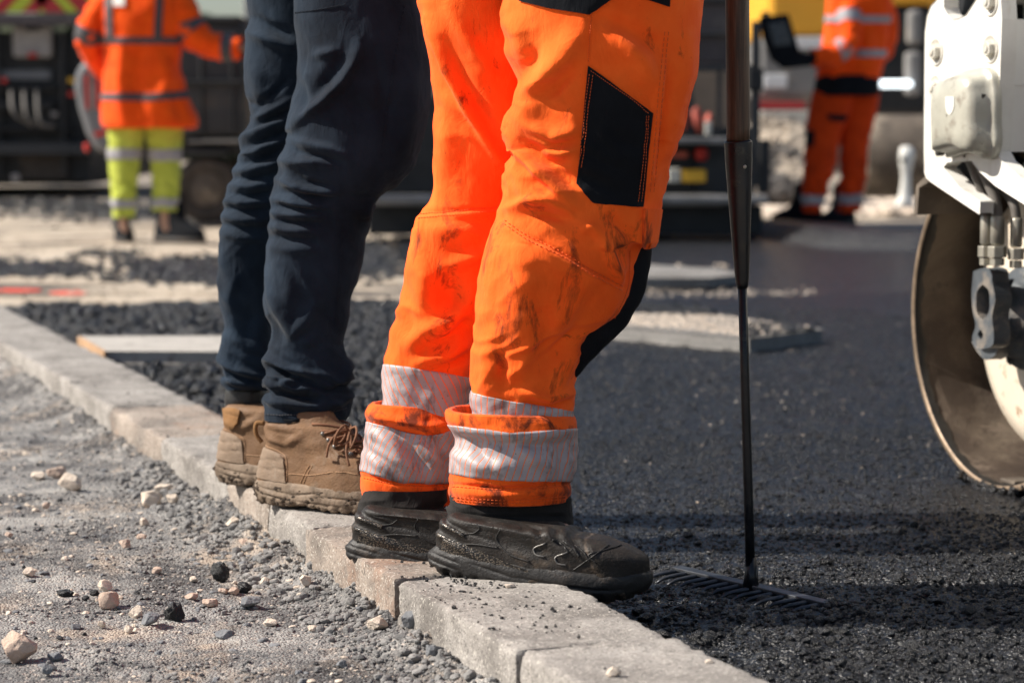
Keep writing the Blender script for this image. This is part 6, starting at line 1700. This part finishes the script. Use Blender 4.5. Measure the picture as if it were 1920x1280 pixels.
# towed hopper machine with rounded grey end
Yh = 19.0
hm = thing('hopper_trailer', tuple(at_y(300, 400, Yh)), 'dark hopper trailer behind the person in the orange jacket, with a rounded grey end panel', 'trailer')
part('hopper', M['dark_mach'], hm, pxbox(190,462,40,258,Yh,1.6), bev=.05)
part('hopper_rim', M['black_mach'], hm, pxbox(336,452,30,46,Yh-.03,1.66), bev=.02)
V = [(140,140),(150,118),(172,108),(205,106),(215,285),(190,286),(176,278),(160,250),(146,205),(138,165)]
quad_slab('end_panel', V, Yh-.12, .6, M['grey_panel'], hm, bev=.05)
for x0, x1, y0, y1 in ((159,166,140,205),(178,188,130,205)):
    quad_slab('red_stripe', [(x0,y0),(x1,y0),(x1+1,y1),(x0+2,y1)], Yh-.135, .02, M['red'], hm, bev=.001)
quad_slab('red_stripe', [(176,248),(200,244),(200,252),(178,258)], Yh-.135, .02, M['red'], hm, bev=.001)
quad_slab('pale_stripe', [(168,138),(176,136),(177,205),(170,206)], Yh-.135, .02, M['plate'], hm, bev=.001)
for x in (236, 300, 372, 430): part('rib', M['dark_mach'], hm, pxbox(x, x + 8, 60, 250, Yh - .05, .08))
part('side_rail', M['black_mach'], hm, pxbox(200, 462, 150, 160, Yh - .06, .08)); part('side_rail', M['rail'], hm, pxbox(352, 450, 262, 268, Yh - .06, .06))
part('reflector', M['red'], hm, pxbox(156,167,268,285,Yh-.1,.05), bev=.02)
part('chassis', M['black_mach'], hm, pxbox(180,462,259,292,Yh+.15,1.3))
wheel(hm, 386, 356, 62, Yh+.1, .22); wheel(hm, 452, 356, 60, Yh+.9, .22)
part('mudguard', M['dark_mach'], hm, pxbox(352,425,282,292,Yh+.02,.5))
# light grey upright behind the navy trousers
po = thing('post', tuple(at_y(464, 300, 21.0)), 'pale grey upright post rising just left of the navy trousers', 'post')
part('shaft', M['plate_w'], po, pxbox(454,476,-120,62,21.0,.12)); part('shaft', M['rusty'], po, pxbox(458,472,63,372,21.0,.10))
# paver across the middle
Yp = 16.2
pv = thing('road_paver', tuple(at_y(1050, 420, Yp)), 'dark asphalt paving machine standing behind the worker in orange trousers', 'paver')
part('screed', M['black_mach'], pv, pxbox(690,1430,386,440,Yp+.1,.7))
part('screed_rail', M['rail'], pv, pxbox(690,1442,366,384,Yp-.12,.25), bev=.02)
part('rear_body', M['black_mach'], pv, pxbox(690,1300,180,365,Yp+.35,1.0))
part('rear_body', M['dark_mach'], pv, pxbox(1301,1415,238,365,Yp+.40,.8))
part('hood', M['mauve'], pv, pxbox(690,1400,-60,128,Yp+1.5,2.2), bev=.05)
part('hood_band', M['dark_mach'], pv, pxbox(1180,1400,-4,6,Yp+1.44,.05), pxbox(1180,1400,60,68,Yp+1.44,.05))
fr = part('guard_frame', M['dark_mach'], pv, pxbox(1235,1425,122,134,Yp+.1,.06), pxbox(1410,1424,40,350,Yp+.1,.06), pxbox(1290,1298,134,262,Yp+.12,.04), pxbox(1345,1352,134,262,Yp+.12,.04), pxbox(1236,1244,134,262,Yp+.12,.04), bev=.004)
part('deck', M['rail'], pv, pxbox(1225,1372,258,270,Yp-.05,.4), bev=.01)
for i, (x0, x1, y0, y1) in enumerate(((1272,1292,198,252),(1296,1318,196,250),(1318,1336,206,252),(1258,1272,205,252))):
    c = (at_y(x0, y0, Yp+.12) + at_y(x1, y1, Yp+.12)) / 2; V, Fc = rock(300 + i, 2, 14); sz = [(x1-x0)/2*Yp/F, .06, (y1-y0)/2*Yp/F]
    mk('bag', V * sz + c, Fc, M['redbag'], pv)
part('white_tag', M['plate_w'], pv, pxbox(1322,1334,228,254,Yp+.02,.02))
part('plate', M['plate_w'], pv, pxbox(1252,1276,316,342,Yp+.2,.04)); part('plate', M['plate_y'], pv, pxbox(1279,1324,318,342,Yp+.2,.04))
part('tail_light', M['red'], pv, pxbox(1304,1328,276,302,Yp+.3,.06), bev=.03); part('strip_light', M['redbag'], pv, pxbox(1258,1290,284,296,Yp+.3,.04))
part('post', M['black_mach'], pv, pxbox(1424,1444,262,362,Yp+.05,.12), pxbox(1404,1432,128,170,Yp+.05,.2))
part('crawler_track', M['tyre'], pv, pxbox(760,840,300,425,Yp+1.0,2.4), pxbox(1190,1270,300,425,Yp+1.0,2.4), bev=.05)
# excavator
Ye = 26.0
ex = thing('excavator', tuple(at_y(1560, 360, Ye)), 'yellow and grey excavator standing behind the worker with the tablet', 'excavator')
part('house', M['exc_y'], ex, pxbox(1440,1800,-180,68,Ye+.3,2.6), bev=.08)
part('counterweight', M['exc_g'], ex, pxbox(1420,1560,70,186,Ye,1.2), bev=.08)
part('white_band', M['exc_w'], ex, pxbox(1480,1556,70,92,Ye-.03,.03), pxbox(1432,1476,140,165,Ye-.03,.03))
part('bumper_strip', M['chev_r'], ex, pxbox(1424,1510,192,206,Ye-.05,.3)); part('pale_sill', M['plate_w'], ex, pxbox(1428,1520,208,232,Ye-.06,.3))
part('cab', M['black_mach'], ex, pxbox(1640,1745,10,214,Ye-.4,1.6), bev=.05)
part('upper_frame', M['exc_y'], ex, pxbox(1640,1745,-60,9,Ye-.5,.4), bev=.05)
part('mirror', M['exc_g'], ex, pxbox(1704,1730,18,84,Ye-1.0,.2), bev=.05); part('mirror', M['exc_g'], ex, pxbox(1700,1728,96,180,Ye-1.0,.2), bev=.05)
part('lamp_bar', M['lamp'], ex, pxbox(1646,1712,151,164,Ye-1.1,.08), bev=.03)
part('crawler_track', M['tyre'], ex, pxbox(1430,1540,300,348,Ye+.4,.7), bev=.12)
# heap of pale rubble and far gravel line
r = np.random.default_rng(71); n = 900
px = r.uniform(1395, 1530, n); t_ = r.random(n); top = np.interp(px, [1395,1420,1460,1500,1530],[330,236,222,240,300]); py = top + (372 - top) * t_ ** .8
P = np.array([at_y(a, b, 23.0 + 1.0 * (372 - b) / 150) for a, b in zip(px, py)]); nvv = len(ICO[1][0])
Vs = []; Fs = []
for i in range(n):
    V, Fc = rock(400 + i % 20, 1, 7); s_ = r.uniform(.03, .13); Vs.append(V * s_ + P[i] + [0, .3, 0]); Fs.append(Fc + i * nvv)
o = mk('rubble_heap', np.vstack(Vs), np.vstack(Fs), M['sand'], None, smooth=False); tag(o, 'pale rubble heap behind the worker with the tablet', 'rubble', kind='stuff')
core = [at_y(x, y, 24.0) for x, y in ((1390,372),(1415,250),(1460,228),(1500,246),(1535,372))]; V = np.array(core + [c + np.array([0, 1.2, 0]) for c in core]); j = np.arange(5)
hc_ = mk('rubble_core', V, [j[None], (j + 5)[None, ::-1], np.stack([j, (j + 1) % 5, 5 + (j + 1) % 5, 5 + j], -1)], M['sand'], None, smooth=False); tag(hc_, 'sandy core of the pale rubble heap', 'sand', kind='stuff')
n = 2600; px = r.uniform(1380, 1800, n); py = 368 + 34 * r.random(n)
P = np.array([at_z(a, b, -.02) for a, b in zip(px, py)])
o = scatter('far_gravel', P[:, 0], P[:, 1], hs, r.uniform(.03, .09, n), M['st_cream'], 72, sink=.3, flat=.6); tag(o, 'pale gravel strip in the far right background', 'gravel')
# big brown cylinder and white post
cy = thing('steel_roller_drum', tuple(at_y(1680, 370, 21.0)), 'dusty brown steel drum behind the white post at the right', 'drum')
a0 = at_y(1645, 293, 21.0); rr_ = 77 * 21 / F; an = np.linspace(0, 2 * np.pi, 48, endpoint=False)
G = np.array([[a0 + [o, q * math.cos(t_), q * math.sin(t_)] for t_ in an] for q, o in ((.001,-.10),(rr_*.6,-.10),(rr_*.62,-.13),(rr_*.97,-.13),(rr_,-.11),(rr_,1.3),(rr_*.97,1.32),(.001,1.3))])
mk('shell', G.reshape(-1, 3), grid_faces(8, 48), M['rusty'], cy); part('hub', M['black_mach'], cy, (lambda b: b)(box(a0 + [-.14, 0, 0], (.06, .2, .2))))
wpst = thing('barrier_post', tuple(at_y(1697, 388, 17.6)), 'short white plastic barrier post standing in front of the brown drum', 'post')
G = Leg([(274,1693,1706),(278,1688,1712),(292,1686,1715),(306,1687,1712),(330,1690,1708),(365,1686,1709),(380,1680,1713),(388,1678,1716)], 17.6, .8, 40, 30, [], [], 1.0, mic=0)
V, Fc = loft(G.G); mk('post_body', V, Fc, M['white_plastic'], wpst); V, Fc = cyl(at_y(1694, 300, 17.53), (0, 1, 0), .018, .03, 14); mk('eyelet', V, Fc, M['black_mach'], wpst)
# far wall closing the site on the right, distant bank on the left
wl_ = thing('site_wall', tuple(at_y(1500, 300, 44.0)), 'blurred dull brown wall closing the site far behind the excavator', 'wall')
part('wall_face', M['wall'], wl_, pxbox(620,3200,-700,325,44.0,.5)); part('coping', M['mauve'], wl_, pxbox(620,3200,-730,-700,43.9,.7))
bk = thing('hedge_bank', tuple(at_y(300, 300, 60.0)), 'dark distant hedge bank far behind the hopper trailer', 'hedge')
r = np.random.default_rng(81); parts = []
for i in range(260):
    V, Fc = rock(500 + i % 9, 1, 9, .3); c = at_y(r.uniform(-900, 640), r.uniform(60, 290), 60 + r.uniform(0, 3)); parts.append((V * r.uniform(.5, 1.1) + c, Fc))
V, Fc = join(parts); mk('foliage', V, Fc, simple('dark_hedge', (.035, .045, .02), .9, var=.5, scale=3), bk, smooth=False)
